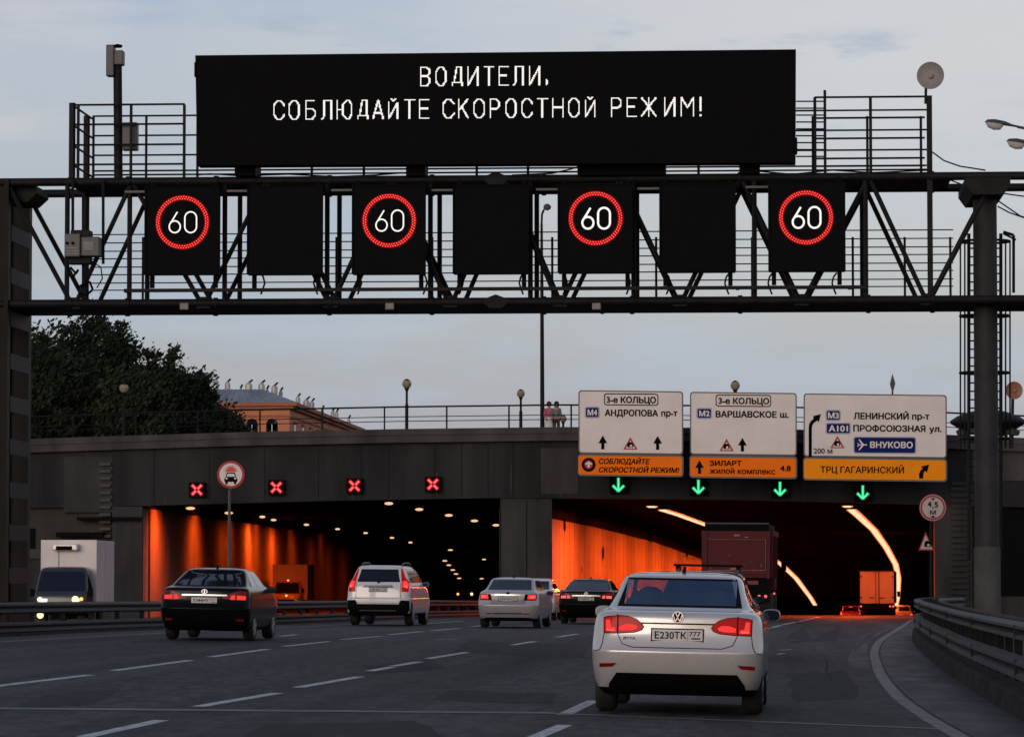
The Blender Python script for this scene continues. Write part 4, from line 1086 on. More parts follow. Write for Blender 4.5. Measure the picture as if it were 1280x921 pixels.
# third sign
t, wp = sign('widest white direction sign, with a blue airport panel and an amber strip', 1004.5, 1183.5, 491.5, 570.6, 600, .012)
q = MB(); T(q, 'ЛЕНИНСКИЙ', 1067, 1136, 523.6, 515.8, YS - .035, sl=.008); T(q, 'пр-т', 1140, 1162, 524, 516.3, YS - .035)
T(q, 'ПРОФСОЮЗНАЯ', 1066.5, 1157, 538.8, 531.2, YS - .035, sl=.008); T(q, 'ул.', 1161.5, 1177, 539.6, 532.2, YS - .035); T(q, '200 м', 1017, 1040.5, 566.6, 560, YS - .035, .015)
q.build('lettering', M_INK, wp)
badge('М3', 1033.5, 1049.5, 513.5, 524.5, wp, 1035, 1048.5, 515.6, 522.6); badge('А101', 1033.5, 1062, 529.5, 541, wp, 1036, 1060, 531.6, 539)
poly(rrect(1066.5, 1145.5, 545.2, 566.8, 3.4, .006), YS - .03, .006, 'airport_panel_edge', M_BLUEEDGE, wp); ap = poly(rrect(1068, 1144, 546.6, 565.4, 2.4, .006), YS - .038, .006, 'airport_panel', M_SIGNB, wp)
q = MB(); T(q, 'ВНУКОВО', 1087.5, 1141, 559.4, 551.8, YS - .05, .03, sl=.008); q.build('lettering', M_SIGNW, wp); q = MB()
for pg in ([(1072.5, 555.4), (1083, 555), (1084.4, 555.8), (1083, 556.6), (1072.5, 556.4)], [(1073, 549), (1074.5, 549), (1080, 555.2), (1077, 555.2)], [(1073, 562.6), (1074.5, 562.6), (1080, 556.4), (1077, 556.4)], [(1071.6, 553.4), (1072.6, 553.4), (1074, 555.6), (1072.6, 555.6)], [(1071.6, 558.2), (1072.6, 558.2), (1074, 556), (1072.6, 556)]):
    q.prism([P(*p, YS - .05) for p in pg], (0, .004, 0))
q.build('aeroplane_symbol', M_SIGNW, wp)
tri((1046.8, 553.5), 9, YS - .03, wp)
cv = [(1010.8, 571), (1010.8, 534)] + [(1010.8 + 9 * (1 - math.cos(R_(a))), 534 - 11 * math.sin(R_(a))) for a in (25, 50, 70)]
cvr = [(1014.8, 571), (1014.8, 535)] + [(1014.8 + 6.4 * (1 - math.cos(R_(a))), 535 - 8.2 * math.sin(R_(a))) for a in (25, 50, 70)]
poly(cv + [(1016.6, 519.8), (1026, 517.4), (1023.6, 527.6), (1021.6, 525.4)] + cvr[::-1], YS - .03, .006, 'arrow', M_INK, wp)
op = poly(rrect(1005.2, 1182, 573.2, 598, 3, .012), YS - .05, .015, 'amber_panel', M_SIGNY, t)
q = MB(); T(q, 'ТРЦ ГАГАРИНСКИЙ', 1025.5, 1130, 590.6, 582.6, YS - .065, .02, sl=.006); q.build('lettering', M_INKB, op)
poly([(1149.2, 598), (1148.6, 592.5), (1150.6, 587.8), (1153.4, 585.4), (1151, 582.6), (1161.4, 580.6), (1158.6, 590.4), (1156.4, 588.2), (1154.4, 590.6), (1153.8, 598)], YS - .06, .006, 'arrow', M_INK, op)
for px in (748, 830, 890, 970, 1040, 1150):
    pass
sg_roots = [o for o in COL.objects if o.name.startswith('direction_sign')]
for o, xs in zip(sg_roots, ((745, 832), (885, 972), (1035, 1152))):
    for x in xs:
        a, b = P(x, 500, YS + .1), P(x, 590, YS + .1); q = MB(); q.box((a.x - .06, YS + .11, b.z), (a.x + .06, YS + .25, a.z)); q.box((a.x - .06, YS + .25, b.z), (a.x + .06, YF + .02, b.z + .12)); q.box((a.x - .06, YS + .25, P(x, 560, YS).z), (a.x + .06, YF + .02, P(x, 556, YS).z)); q.build('bracket', M_STEEL, o)

# ------------------------------------------------------------------ round and triangular signs
YR = 130.0
t = thing('road_sign', P(286.5, 775, YR), 'round red bordered sign showing an exploding car, on a thin pole before the left tunnel', 'road sign')
disc(288.5, 593, 17.3, YR, 'border', M_SIGNR, t); disc(288.5, 593, 14.2, YR - .01, 'face', M_SIGNW, t)
poly([(288.5 + x, 593 + y) for x, y in ((-5.2, -2.6), (5.2, -2.6), (6.4, 3), (8, 5), (8, 9), (6.8, 9), (6.8, 12), (4, 12), (4, 9), (-4, 9), (-4, 12), (-6.8, 12), (-6.8, 9), (-8, 9), (-8, 5), (-6.4, 3))], YR - .02, .008, 'car_symbol', M_INK, t)
poly([(288.5 + x, 593 + y) for x, y in ((-4.2, -1.2), (4.2, -1.2), (5.2, 2.6), (-5.2, 2.6))], YR - .03, .008, 'car_symbol_window', M_SIGNW, t)
for sx in (-5.4, 5.4): disc(288.5 + sx, 597.8, 1.3, YR - .03, 'car_symbol_lamp', M_SIGNW, t)
st = []
for i in range(18):
    a = math.pi * i / 17; r = (9.5 if i % 2 else 5.5); st.append((288.5 + r * math.cos(a), 589.6 - r * .98 * math.sin(a)))
poly(st, YR - .02, .008, 'blast_symbol', mat('blast_orange', (.55, .03, .012), .5), t)
q = MB(); q.tube(P(286.5, 785, YR + .06), P(286.8, 612, YR + .06), .05, 10); q.tube(P(288.2, 612, YR + .06), P(288.2, 580, YR + .06), .04, 8); q.build('pole', M_GREYBOX, t)
YH = 126.0
t = thing('road_sign', P(1163, 778, YH), 'round height limit sign over a small tunnel warning triangle by the right pier', 'road sign')
disc(1166, 634.3, 17, YH, 'border', M_SIGNR, t); disc(1166, 634.3, 16.4, YH - .006, 'rim', mat('dull_sign_rim', (.32, .26, .26), .5), t); disc(1166, 634.3, 15.4, YH - .012, 'border', M_SIGNR, t); disc(1166, 634.3, 13.2, YH - .02, 'face', mat('dull_sign_white', (.42, .37, .35), .5, 0, .1, 4), t)
q = MB(); T(q, '4', 1159.5, 1164.2, 633, 626.4, YH - .04, .03); T(q, ',', 1165.6, 1166.8, 634.6, 626, YH - .04, .03); T(q, '5', 1168, 1172.6, 633.6, 627, YH - .04, .03); T(q, 'м', 1162.6, 1169.6, 642.6, 636, YH - .04, .01)
for sg, y0 in ((1, 622.2), (-1, 646.6)):
    q.prism([P(x, y, YH - .04) for x, y in ((1163.4, y0), (1169, y0 + .2), (1166.3, y0 + 2.8 * sg))], (0, .005, 0))
q.build('lettering', M_INK, t)
tr_ = [(1157, 664.5), (1167, 687.6), (1148, 687.6)]
poly(tr_, YH, .01, 'warning_triangle', M_SIGNR, t); poly([(1157.1, 668.5), (1165.8, 686), (1150.2, 686)], YH - .01, .006, 'triangle_face', MATS['dull_sign_white'], t)
poly([(1155.6, 683.4)] + [(1159.4 + 4 * math.cos(R_(a)), 679.4 - 4 * math.sin(R_(a))) for a in range(180, -1, -20)] + [(1163.4, 683.4)], YH - .02, .006, 'tunnel_symbol', M_INK, t); disc(1160.4, 681, 1.7, YH - .03, 'tunnel_light', MATS['dull_sign_white'], t)
q = MB(); q.tube(P(1163.5, 800, YH + .1), P(1163.5, 640, YH + .1), .045, 8); q.build('pole', M_STEEL, t)

# ================================================================== BRIDGE LAMPS, MAST, STREET LIGHTS
for px, py, pyb, Y, r, lb in ((508.5, 480, 560, 181, 6, 'near the middle of the overpass'), (651, 492, 560, 183, 5.2, 'left of the two people on the overpass'), (919, 482, 560, 181, 6, 'peeping over the middle direction sign'),
                              (155, 485.5, 565, 183, 6, 'in front of the dark trees'), (704, 523.5, 570, 186, 4.6, 'low, right of the two people')):
    s = Y / FPX; c = P(px, py, Y)
    t = thing('post_lamp', (c.x, Y, ZT), 'unlit globe lantern on a dark post, ' + lb, 'street lamp', 'globe lamps along the overpass')
    q = MB(); q.lathe([(.35 * r * s, -.95 * r * s), (.85 * r * s, -.5 * r * s), (r * s, .1 * r * s), (.8 * r * s, .65 * r * s), (.3 * r * s, .98 * r * s)], c, 10); q.build('globe', M_GLOBE, t)
    q = MB(); q.lathe([(.6 * r * s, .0), (.62 * r * s, .12 * r * s), (.14 * r * s, .35 * r * s)], c + Vector((0, 0, .75 * r * s)), 10); q.build('cap', M_STEEL, t)
    q = MB(); q.lathe([(.25 * r * s, -1.5 * r * s), (.55 * r * s, -.85 * r * s)], c, 10); q.tube((c.x, Y, ZT - .2), (c.x, Y, c.z - 1.4 * r * s), .055, 8); q.tube((c.x, Y, ZT - .2), (c.x, Y, c.z - 4.2 * r * s), .08, 8); q.build('post', M_STEEL, t)
Y = 178.5
t = thing('lamp_mast', P(678, 533, Y), 'tall thin street light mast with one head, behind the two people on the overpass', 'street lamp')
q = MB(); q.tube(P(678, 540, Y), P(677.5, 390, Y), .11, 10, .09); q.tube(P(677.5, 390, Y), P(677, 280, Y), .09, 10, .06); q.path([P(677, 280, Y), P(677.5, 268, Y), P(680, 262, Y)], .05, 8); q.build('mast', M_STEEL, t)
q = MB(); c = P(684, 259, Y); q.lathe([(.03, -.16), (.16, -.1), (.19, .02), (.12, .12), (.03, .16)], c, 14); q.build('lamp_head', M_GREYBOX, t)
Y = 95.0
lp = thing('street_light', P(1420, 800, Y), 'twin grey street light heads reaching in from the right edge above the gantry', 'street lamp')
for (px, py, L) in ((1231, 152, 40), (1258, 176, 40)):
    s = Y / FPX; a = P(px, py, Y)
    prof = [(0, -.02, .04), (.06, .06, .10), (.25, .10, .12), (.5, .09, .11), (.68, .04, .07), (.82, .03, .04)]
    rows = []
    for (u, h, w) in prof:
        rows.append([(a.x + u, Y + w * math.cos(R_(k)), a.z - .17 * u + (h * math.sin(R_(k)) if k <= 180 else .02 * math.sin(R_(k)))) for k in range(0, 360, 30)])
    q = MB(); q.grid(rows, close=True); q.build('lamp_head', M_GREYBOX, lp, smooth=True)
    rows = [[(a.x + u, Y + w * math.cos(R_(k)), a.z - .17 * u - .01 + h * math.sin(R_(k))) for k in range(180, 361, 30)] for (u, h, w) in ((.02, .03, .04), (.08, .13, .09), (.22, .17, .11), (.38, .14, .1), (.46, .03, .05))]
    q = MB(); q.grid(rows); q.build('glass_bowl', mat('lamp_bowl', (.45, .44, .42), .2, 0, .1, 8), lp, smooth=True)
    q = MB(); q.path([(a.x + .8, Y, a.z - .14), (a.x + 1.4, Y, a.z - .26), P(1420, py + 62, Y)], .035, 8); q.build('arm', M_GREYBOX, lp)
q = MB(); q.tube(P(1420, 800, Y), P(1420, 180, Y), .12, 12); q.build('pole', M_GREYBOX, lp)
t = thing('diamond_sign', P(1115.5, 545, 182), 'narrow dark diamond shaped plate on a thin pole behind the widest direction sign', 'sign')
q = MB(); q.prism([P(x, y, 182) for x, y in ((1115.5, 467), (1119.2, 479), (1116, 492), (1112.4, 480))], (0, .12, 0)); q.build('plate', mat('slate_plate', (.035, .04, .04), .6), t)
q = MB(); q.tube(P(1115.8, 560, 182.06), P(1115.6, 488, 182.06), .04, 8); q.build('pole', M_STEEL, t)

# ================================================================== BUILDING BEYOND
YBd = 262.0
cor = P(362, 503, YBd); lef = P(215, 503, YBd); LEN = 46.0
bd = thing('apartment_building', (cor.x, YBd, ZT), 'orange stuccoed building with a pale metal roof and tin chimneys beyond the overpass', 'building')
q = MB(); q.box((lef.x, YBd, ZT - .2), (cor.x, YBd + LEN, cor.z - .45)); q.build('wall', M_STUC, bd)
q = MB(); q.box((lef.x - .3, YBd - .3, cor.z - .45), (cor.x + .3, YBd + LEN + .3, cor.z - .25)); q.box((lef.x - .55, YBd - .55, cor.z - .249), (cor.x + .55, YBd + LEN + .5, cor.z)); q.box((lef.x - .1, YBd - .1, cor.z - 1.0), (cor.x + .1, YBd + LEN, cor.z - .86)); q.build('cornice', M_STUCD, bd)
rz = cor.z + 1.05
q = MB(); i_ = 1.5
vb = [(lef.x - .55, YBd - .55, cor.z + .003), (cor.x + .55, YBd - .55, cor.z + .003), (cor.x + .55, YBd + LEN + .5, cor.z + .003), (lef.x - .55, YBd + LEN + .5, cor.z + .003)]
vt = [(lef.x + 2.2, YBd + 2.6, rz), (cor.x - 2.2, YBd + 2.6, rz), (cor.x - 2.2, YBd + LEN - 3, rz), (lef.x + 2.2, YBd + LEN - 3, rz)]
q.add(vb + vt, [(0, 1, 5, 4), (1, 2, 6, 5), (2, 3, 7, 6), (3, 0, 4, 7), (4, 5, 6, 7)])
n = 14
for k in range(1, n):
    f = k / n; a = Vector(vb[0]).lerp(Vector(vb[1]), f); b = Vector(vt[0]).lerp(Vector(vt[1]), f); q.beam(a, b, .05, .06)
q.build('roof', M_ROOF, bd)
for k, px in enumerate((250, 290, 315, 340)):
    x = P(px, 520, YBd).x
    q = MB(); q.box((x - .4, YBd - .02, cor.z - 3.2), (x + .4, YBd + .05, cor.z - 1.5)); q.lathe([(.4, 0), (.4, .07)], (x, YBd - .02, cor.z - 1.5), 16, 'y'); w = q.build('window', M_GLASS, bd)
    q = MB(); q.box((x - .5, YBd - .08, cor.z - 3.3), (x + .5, YBd + .02, cor.z - 3.2)); q.box((x - .03, YBd - .05, cor.z - 3.2), (x + .03, YBd - .022, cor.z - 1.5)); q.build('frame', M_SIGNW, w)
for k in range(9):
    y = YBd + 3 + k * 4.7
    q = MB(); q.box((cor.x - .05, y - .5, cor.z - 3.1), (cor.x + .02, y + .5, cor.z - 1.4)); w = q.build('window', M_GLASS, bd)
    q = MB(); q.box((cor.x, y - .65, cor.z - 3.25), (cor.x + .1, y + .65, cor.z - 3.1)); q.build('sill', M_STUCD, w); q = MB(); q.box((cor.x, y - .65, cor.z - 1.4), (cor.x + .14, y + .65, cor.z - 1.22)); q.build('lintel', M_STUCD, w)
def chimney(px, ytop, ybot, Y, wpx, m=M_CHIM):
    s = Y / FPX; a = P(px, ytop, Y); b = P(px, ybot, Y); r = wpx * s / 2
    q = MB(); q.tube(b, (a.x, Y, a.z - 2.5 * s), r, 14); q.lathe([(r * 1.0, 0), (r * .35, 3.2 * s)], (a.x, Y, a.z - 3 * s), 14); o = q.build('chimney', m, bd, smooth=True)
    q = MB(); q.beam((a.x - r * .3, Y, a.z - 1.5 * s), (a.x + r * 1.1, Y, a.z + 3.5 * s), .12, .12); q.build('cowl', M_BLACK, o)
for px, yt, yb_, Y, w in ((269.5, 474, 494, 265, 8), (284.5, 477, 493, 266, 7), (301, 484, 492, 267, 4), (311, 478, 496, 265, 9), (327, 478.5, 493, 266, 8), (334, 485, 493, 267, 4), (343, 481.5, 493, 266, 8), (351, 487.5, 495, 267, 5),
                         (372.5, 495, 506, 276, 6), (383, 499, 508, 279, 8), (390, 501, 510, 281, 6), (403, 510, 516, 287, 4), (416, 512.5, 522, 291, 5), (421, 514, 524, 294, 4), (436, 522, 530, 300, 4)):
    chimney(px, yt, yb_, Y, w)

# ================================================================== TREES
def tree(px, ytop, rpx, Y, seed, m, label, n_cl=120, hz=1.0):
    rnd = random.Random(seed); s = Y / FPX
    x = P(px, 540, Y).x; zt_ = P(px, ytop, Y).z; r = rpx * s
    H = zt_ - ZT
    t = thing('broadleaf_tree', (x, Y, ZT - .1), label, 'tree', 'trees beyond the overpass')
    q = MB(); z0 = -.2; pts = [Vector((0, 0, z0)), Vector((rnd.uniform(-.2, .2), 0, H * .3)), Vector((rnd.uniform(-.4, .4), rnd.uniform(-.3, .3), H * .62))]
    q.tube(pts[0], pts[1], .26, 10, .2); q.tube(pts[1], pts[2], .2, 10, .1)
    for k in range(8):
        a = rnd.uniform(0, 6.28); b = pts[1].lerp(pts[2], rnd.random()); q.tube(b, b + Vector((math.cos(a) * r * .6, math.sin(a) * r * .6, H * rnd.uniform(.12, .3))), .08, 6, .025)
    q.build('trunk', M_BARK, t, world=False)
    q = MB(); cz = H * .56; rzz = H * .46 * hz
    for k in range(n_cl):
        u = rnd.uniform(-1, 1); a = rnd.uniform(0, 6.28); rr = rnd.uniform(.25, 1) ** .45
        c = Vector((math.cos(a) * math.sqrt(1 - u * u) * r * rr, math.sin(a) * math.sqrt(1 - u * u) * r * rr, cz + u * rzz * rr))
        c += Vector((rnd.gauss(0, .1 * r), rnd.gauss(0, .1 * r), rnd.gauss(0, .05 * H)))
        cr = rnd.uniform(.32, .75)
        for j in range(rnd.randint(70, 110)):
            d = Vector((rnd.gauss(0, .5), rnd.gauss(0, .5), rnd.gauss(0, .42))) * cr
            p = c + d; e = rnd.uniform(.06, .125)
            n1 = Vector((rnd.gauss(0, 1), rnd.gauss(0, 1), rnd.gauss(0, 1))).normalized(); n2 = n1.orthogonal().normalized(); n3 = n1.cross(n2)
            q.add([p - n2 * e * 1.5, p + n3 * e * .8, p + n2 * e * 1.5, p - n3 * e * .8], [(0, 1, 2, 3)])
    q.build('crown', m, t, world=False, fix=False)
tree(38, 404, 62, 214, 1, M_LEAF2, 'paler leafy tree at the far left behind the gantry column', 150)
tree(104, 392, 50, 226, 2, M_LEAF, 'tallest dark tree of the clump behind the left gantry column', 160)
tree(146, 412, 36, 220, 3, M_LEAF, 'dark rounded tree right beside the tallest one', 130)
tree(202, 444, 40, 216, 4, M_LEAF, 'mid sized dark tree in the middle of the descending clump', 140)
tree(240, 466, 32, 222, 5, M_LEAF2, 'lower bushy tree sloping down towards the orange building', 120)
tree(280, 510, 30, 212, 6, M_LEAF2, 'low shrubby tree in front of the orange building', 80)
tree(-20, 420, 60, 208, 7, M_LEAF, 'dark tree half hidden by the left gantry column', 120)
tree(70, 440, 60, 205, 8, M_LEAF, 'dense low tree in front of the tall trees, behind the railing', 140)
tree(165, 470, 50, 204, 9, M_LEAF2, 'dense low tree behind the globe lantern', 130)

# ================================================================== VEHICLES
def pchip(xs, ys, xq):
    xs, ys = np.array(xs, float), np.array(ys, float); h = np.diff(xs); dl = np.diff(ys) / h
    m = np.zeros(len(xs)); m[0] = dl[0]; m[-1] = dl[-1]
    for i in range(1, len(xs) - 1):
        m[i] = 0 if dl[i - 1] * dl[i] <= 0 else 2 * dl[i - 1] * dl[i] / (dl[i - 1] + dl[i])
    i = np.clip(np.searchsorted(xs, xq) - 1, 0, len(h) - 1); t = (xq - xs[i]) / h[i]
    return ys[i] * (2 * t**3 - 3 * t**2 + 1) + h[i] * m[i] * (t**3 - 2 * t**2 + t) + ys[i + 1] * (-2 * t**3 + 3 * t**2) + h[i] * m[i + 1] * (t**3 - t**2)
class Shell:
    """a body from stacked plan outlines; rows = (z, rear y, front y, half width, rear corner radius, front corner radius)"""
    def __init__(s, rows, sub=5, bow=.05):
        k = np.arange(len(rows)); q = np.linspace(0, len(rows) - 1, (len(rows) - 1) * sub + 1)
        A = np.array(rows, float)
        s.R = np.stack([pchip(k, A[:, j], q) for j in range(6)], 1); s.bow = bow
    def at(s, z, j): return float(np.interp(z, s.R[:, 0], s.R[:, j]))
    def rear(s, x, z):
        yr, w, Rr = s.at(z, 1), s.at(z, 3), s.at(z, 4); x = min(abs(x), w - 1e-4); xs = w - Rr
        if x <= xs: return yr + s.bow * (x / w) ** 2
        u = (x - xs) / Rr
        return yr + s.bow * (xs / w) ** 2 + Rr * (1 - math.sqrt(max(0, 1 - u * u)))
    def front(s, x, z):
        yf, w, Rf = s.at(z, 2), s.at(z, 3), s.at(z, 5); x = min(abs(x), w - 1e-4); xs = w - Rf
        if x <= xs: return yf - s.bow * (x / w) ** 2
        u = (x - xs) / Rf
        return yf - s.bow * (xs / w) ** 2 - Rf * (1 - math.sqrt(max(0, 1 - u * u)))
    def ring(s, r):
        z, yr, yf, w, Rr, Rf = r; pts = []
        xs = w - Rr; yc = yr + s.bow * (xs / w) ** 2
        for f in (0, .2, .4, .6, .8): pts.append((f * xs, yr + s.bow * (f * xs / w) ** 2))
        for a in range(0, 91, 15): pts.append((xs + Rr * math.sin(R_(a)), yc + Rr * (1 - math.cos(R_(a)))))
        xf = w - Rf; yd = yf - s.bow * (xf / w) ** 2
        y0, y1 = yc + Rr, yd - Rf
        for f in np.linspace(0, 1, 22)[1:-1]: pts.append((w, y0 + (y1 - y0) * f))
        for a in range(90, -1, -15): pts.append((xf + Rf * math.sin(R_(a)), yd - Rf * (1 - math.cos(R_(a)))))
        for f in (.8, .6, .4, .2, 0): pts.append((f * xf, yf - s.bow * (f * xf / w) ** 2))
        full = [(x, y, z) for x, y in pts] + [(-x, y, z) for x, y in pts[-2:0:-1]]
        return full
    def mesh(s, name, m, parent, arches=(), cut=None, arch_r=.36):
        q = MB(); rows = [s.ring(r) for r in s.R]; n = len(rows[0]); q.grid(rows, close=True)
        N_ = len(rows); q.f.append(tuple(range(n))[::-1]); q.m.append(0); q.f.append(tuple(range((N_ - 1) * n, N_ * n))); q.m.append(0)
        o = q.build(name, [m, M_BLACK], parent, world=False)
        if arches:
            c = MB(); wmax = s.R[:, 3].max()
            for ay in arches:
                for sg in (-1, 1): c.tube((sg * (wmax - .30), ay, .33), (sg * (wmax + .3), ay, .33), arch_r, 28, mi=1)
            co = c.build('arch_cutter', [m, M_BLACK], None, world=False)
            for p in co.data.polygons: p.material_index = 1
            mo = o.modifiers.new('arch', 'BOOLEAN'); mo.operation = 'DIFFERENCE'; mo.object = co; mo.solver = 'EXACT'
            dg = bpy.context.evaluated_depsgraph_get(); dg.update()
            me = bpy.data.meshes.new_from_object(o.evaluated_get(dg)); o.modifiers.clear(); o.data = me
            bpy.data.objects.remove(co)
        if cut:
            bm = bmesh.new(); bm.from_mesh(o.data); kill = [f for f in bm.faces if cut(f.calc_center_median())]
            bmesh.ops.delete(bm, geom=kill, context='FACES'); bm.to_mesh(o.data); bm.free()
        for p in o.data.polygons:
            p.use_smooth = True
            if p.center.z < s.R[0, 0] + .075: p.material_index = 1
        try: o.data.set_sharp_from_angle(angle=R_(38))
        except Exception: pass
        return o
def ybounds(poly_, x):
    zs = []
    n = len(poly_)
    for i in range(n):
        (x0, z0), (x1, z1) = poly_[i], poly_[(i + 1) % n]
        if min(x0, x1) - 1e-9 <= x <= max(x0, x1) + 1e-9:
            if abs(x1 - x0) < 1e-9: zs += [z0, z1]
            else: zs.append(z0 + (z1 - z0) * (x - x0) / (x1 - x0))
    return min(zs), max(zs)
def drape(fn, poly_, name, m, parent, off=.005, nx=14, nz=8, skirt=.02, sgn=-1, frit=0):
    """a panel with outline poly_ (u, z) laid on the surface fn(u, z) -> (x, y, z, outward)"""
    us = sorted(set(list(np.linspace(min(p[0] for p in poly_), max(p[0] for p in poly_), nx)) + [p[0] for p in poly_]))
    us = [u for i, u in enumerate(us) if i == 0 or u - us[i - 1] > 1e-6]
    rows = []; 
    for j in range(nz + 1):
        r = []
        for u in us:
            a, b = ybounds(poly_, u); z = a + (b - a) * j / nz; r.append(fn(u, z, off))
        rows.append(r)
    q = MB(); q.grid(rows)
    if frit:
        k = 0
        for j in range(nz):
            for i in range(len(us) - 1):
                if j == 0 or j == nz - 1 or i == 0 or i == len(us) - 2: q.m[k] = 1
                k += 1
    lo = [fn(u, ybounds(poly_, u)[0], off - skirt) for u in us]; hi = [fn(u, ybounds(poly_, u)[1], off - skirt) for u in us]
    q.grid([rows[0], lo], 1 if frit else 0); q.grid([rows[-1], hi], 1 if frit else 0)
    o = q.build(name, m, parent, smooth=True, world=False)
    return o
def on_rear(S): return lambda x, z, off: (x, S.rear(x, z) - off, z)
def on_front(S): return lambda x, z, off: (x, S.front(x, z) + off, z)
def on_side(S, sg): return lambda y, z, off: (sg * (S.at(z, 3) + off), y, z)
def mirror_poly(p): return [(-x, z) for x, z in p]
def wheel(parent, x, y, r, w, sg, rimm=M_RIM):
    wt = MB(); c = Vector((x, y, r))
    prof = [(r * .62, -w / 2 + .01), (r * .9, -w / 2), (r * .98, -w / 2 + .03), (r, -w / 2 + .06), (r, w / 2 - .06), (r * .98, w / 2 - .03), (r * .9, w / 2), (r * .62, w / 2 - .01)]
    wt.lathe(prof, c, 32, 'x'); o = wt.build('wheel', M_RUB, parent, smooth=True, world=False)
    q = MB(); q.lathe([(r * .64, -.02), (r * .66, sg * (w / 2 - .005)), (r * .60, sg * (w / 2 - .002)), (r * .58, sg * (w / 2 - .05)), (r * .14, sg * (w / 2 - .045)), (r * .12, sg * (w / 2 - .015)), (.005, sg * (w / 2 - .012))], c, 30, 'x')
    for k in range(5):
        a = 2 * math.pi * k / 5; q.beam(c + Vector((sg * (w / 2 - .02), math.cos(a) * r * .1, math.sin(a) * r * .1)), c + Vector((sg * (w / 2 - .012), math.cos(a) * r * .6, math.sin(a) * r * .6)), .07, .03, Vector((1, 0, 0)))
    q.build('rim', rimm, o, world=False)
    return o
def side_mirror(parent, S, sg, y, z, m, gm=M_GLASS):
    w = S.at(z, 3); q = MB(); cx_ = sg * (w + .085)
    rows = []
    for (yy, k) in ((-.055, .82), (-.04, 1), (.03, .95), (.10, .6), (.13, .2)):
        rows.append([(cx_ + .10 * k * math.copysign(abs(math.cos(R_(a))) ** .7, math.cos(R_(a))), y + yy, z + .066 * k * math.copysign(abs(math.sin(R_(a))) ** .7, math.sin(R_(a)))) for a in range(0, 360, 15)])
    q.grid(rows, close=True); q.f.append(tuple(range(24))); q.m.append(0)
    q.beam((sg * (w - .12), y + .06, z - .06), (cx_ - sg * .05, y + .05, z - .04), .06, .05)
    o = q.build('mirror', m, parent, smooth=True, world=False)
    q = MB(); q.prism([(cx_ + .088 * math.copysign(abs(math.cos(R_(a))) ** .7, math.cos(R_(a))), y - .057, z + .056 * math.copysign(abs(math.sin(R_(a))) ** .7, math.sin(R_(a)))) for a in range(0, 360, 15)], (0, -.004, 0)); q.build('mirror_glass', gm, o, world=False)
def plate(parent, S, zc, chars, small, w=.52, h=.112, xc=0.0, yoff=.012, fn=None):
    y = S.rear(0, zc) - yoff if fn is None else fn
    q = MB(); q.box((xc - w / 2 - .012, y - .004, zc - h / 2 - .018), (xc + w / 2 + .012, y + .05, zc + h / 2 + .012)); o = q.build('number_plate', M_BLACK, parent, world=False)
    q = MB(); q.box((xc - w / 2, y - .010, zc - h / 2), (xc + w / 2, y - .0045, zc + h / 2)); q.build('plate_face', M_PLATE, o, world=False)
    q = MB(); f = lambda u, v: Vector((xc + u, y - .0125, zc + v))
    text_into(q, chars, -w / 2 + .028, w * .18, -h * .33, h * .30, f, .02); text_into(q, small, w * .235, w * .46, -h * .08, h * .36, f, .015)
    q.box((xc + w * .205, y - .0135, zc - h / 2), (xc + w * .212, y - .0105, zc + h / 2)); q.box((xc + w * .28, y - .0135, zc - h * .36), (xc + w * .46, y - .0105, zc - h * .24)); q.build('plate_lettering', M_INK, o, world=False)
def seam(parent, fn, pts, w=.007, m=M_BLACK, name='panel_gap', off=.003):
    L, Rr = [], []; P2 = []
    for a, b in zip(pts, pts[1:]):
        for t in np.linspace(0, 1, 6)[:-1]: P2.append((a[0] + (b[0] - a[0]) * t, a[1] + (b[1] - a[1]) * t))
    P2.append(pts[-1])
    for i, p in enumerate(P2):
        a = Vector(P2[max(0, i - 1)]); b = Vector(P2[min(len(P2) - 1, i + 1)]); d = b - a; n = Vector((-d.y, d.x)).normalized() * w / 2
        L.append(fn(p[0] + n.x, p[1] + n.y, off)); Rr.append(fn(p[0] - n.x, p[1] - n.y, off))
    q = MB(); q.sheet(L, Rr); return q.build(name, m, parent, world=False, fix=False)
def place_car(name, px, Y, label, cat='car', dyaw=0.0, hd=None):
    s = P(px, 700, Y); x = s.x
    t = thing(name, (x, Y, zroad(x, Y)), label, cat)
    t.rotation_euler = (0, math.atan(kcross(Y)), -(heading(Y) if hd is None else hd) + dyaw)
    return t
def antenna(parent, S, y, m=M_BLACK):
    z = S.R[-1, 0] - .01; q = MB(); q.prism([(-.02, y + .10, z), (-.012, y - .02, z + .065), (-.01, y - .05, z + .06), (-.02, y - .05, z)], (.035, 0, 0)); q.build('antenna', m, parent, world=False)
def cabin(parent, S, zb_, heads, wid=.56, y_rear=.95):
    q = MB(); q.box((-wid, y_rear, .5), (wid, y_rear + .25, zb_ + .02)); q.box((-.62, y_rear, .45), (.62, 3.3, .55)); q.build('rear_seat', M_INTER, parent, world=False)
    for x, y, z in heads:
        q = MB(); q.lathe([(.05, -.10), (.115, -.07), (.13, .0), (.12, .07), (.06, .105)], (x, y, z), 14); q.build('headrest', M_INTER, parent, smooth=True, world=False)
    for x in (-.38, .38):
        q = MB(); q.box((x - .22, 2.15, .5), (x + .22, 2.32, 1.1)); q.build('front_seat', M_INTER, parent, world=False)
    q = MB(); q.box((-.68, 3.0, .6), (.68, 3.35, zb_ - .04)); q.build('dashboard', M_INTER, parent, world=False)

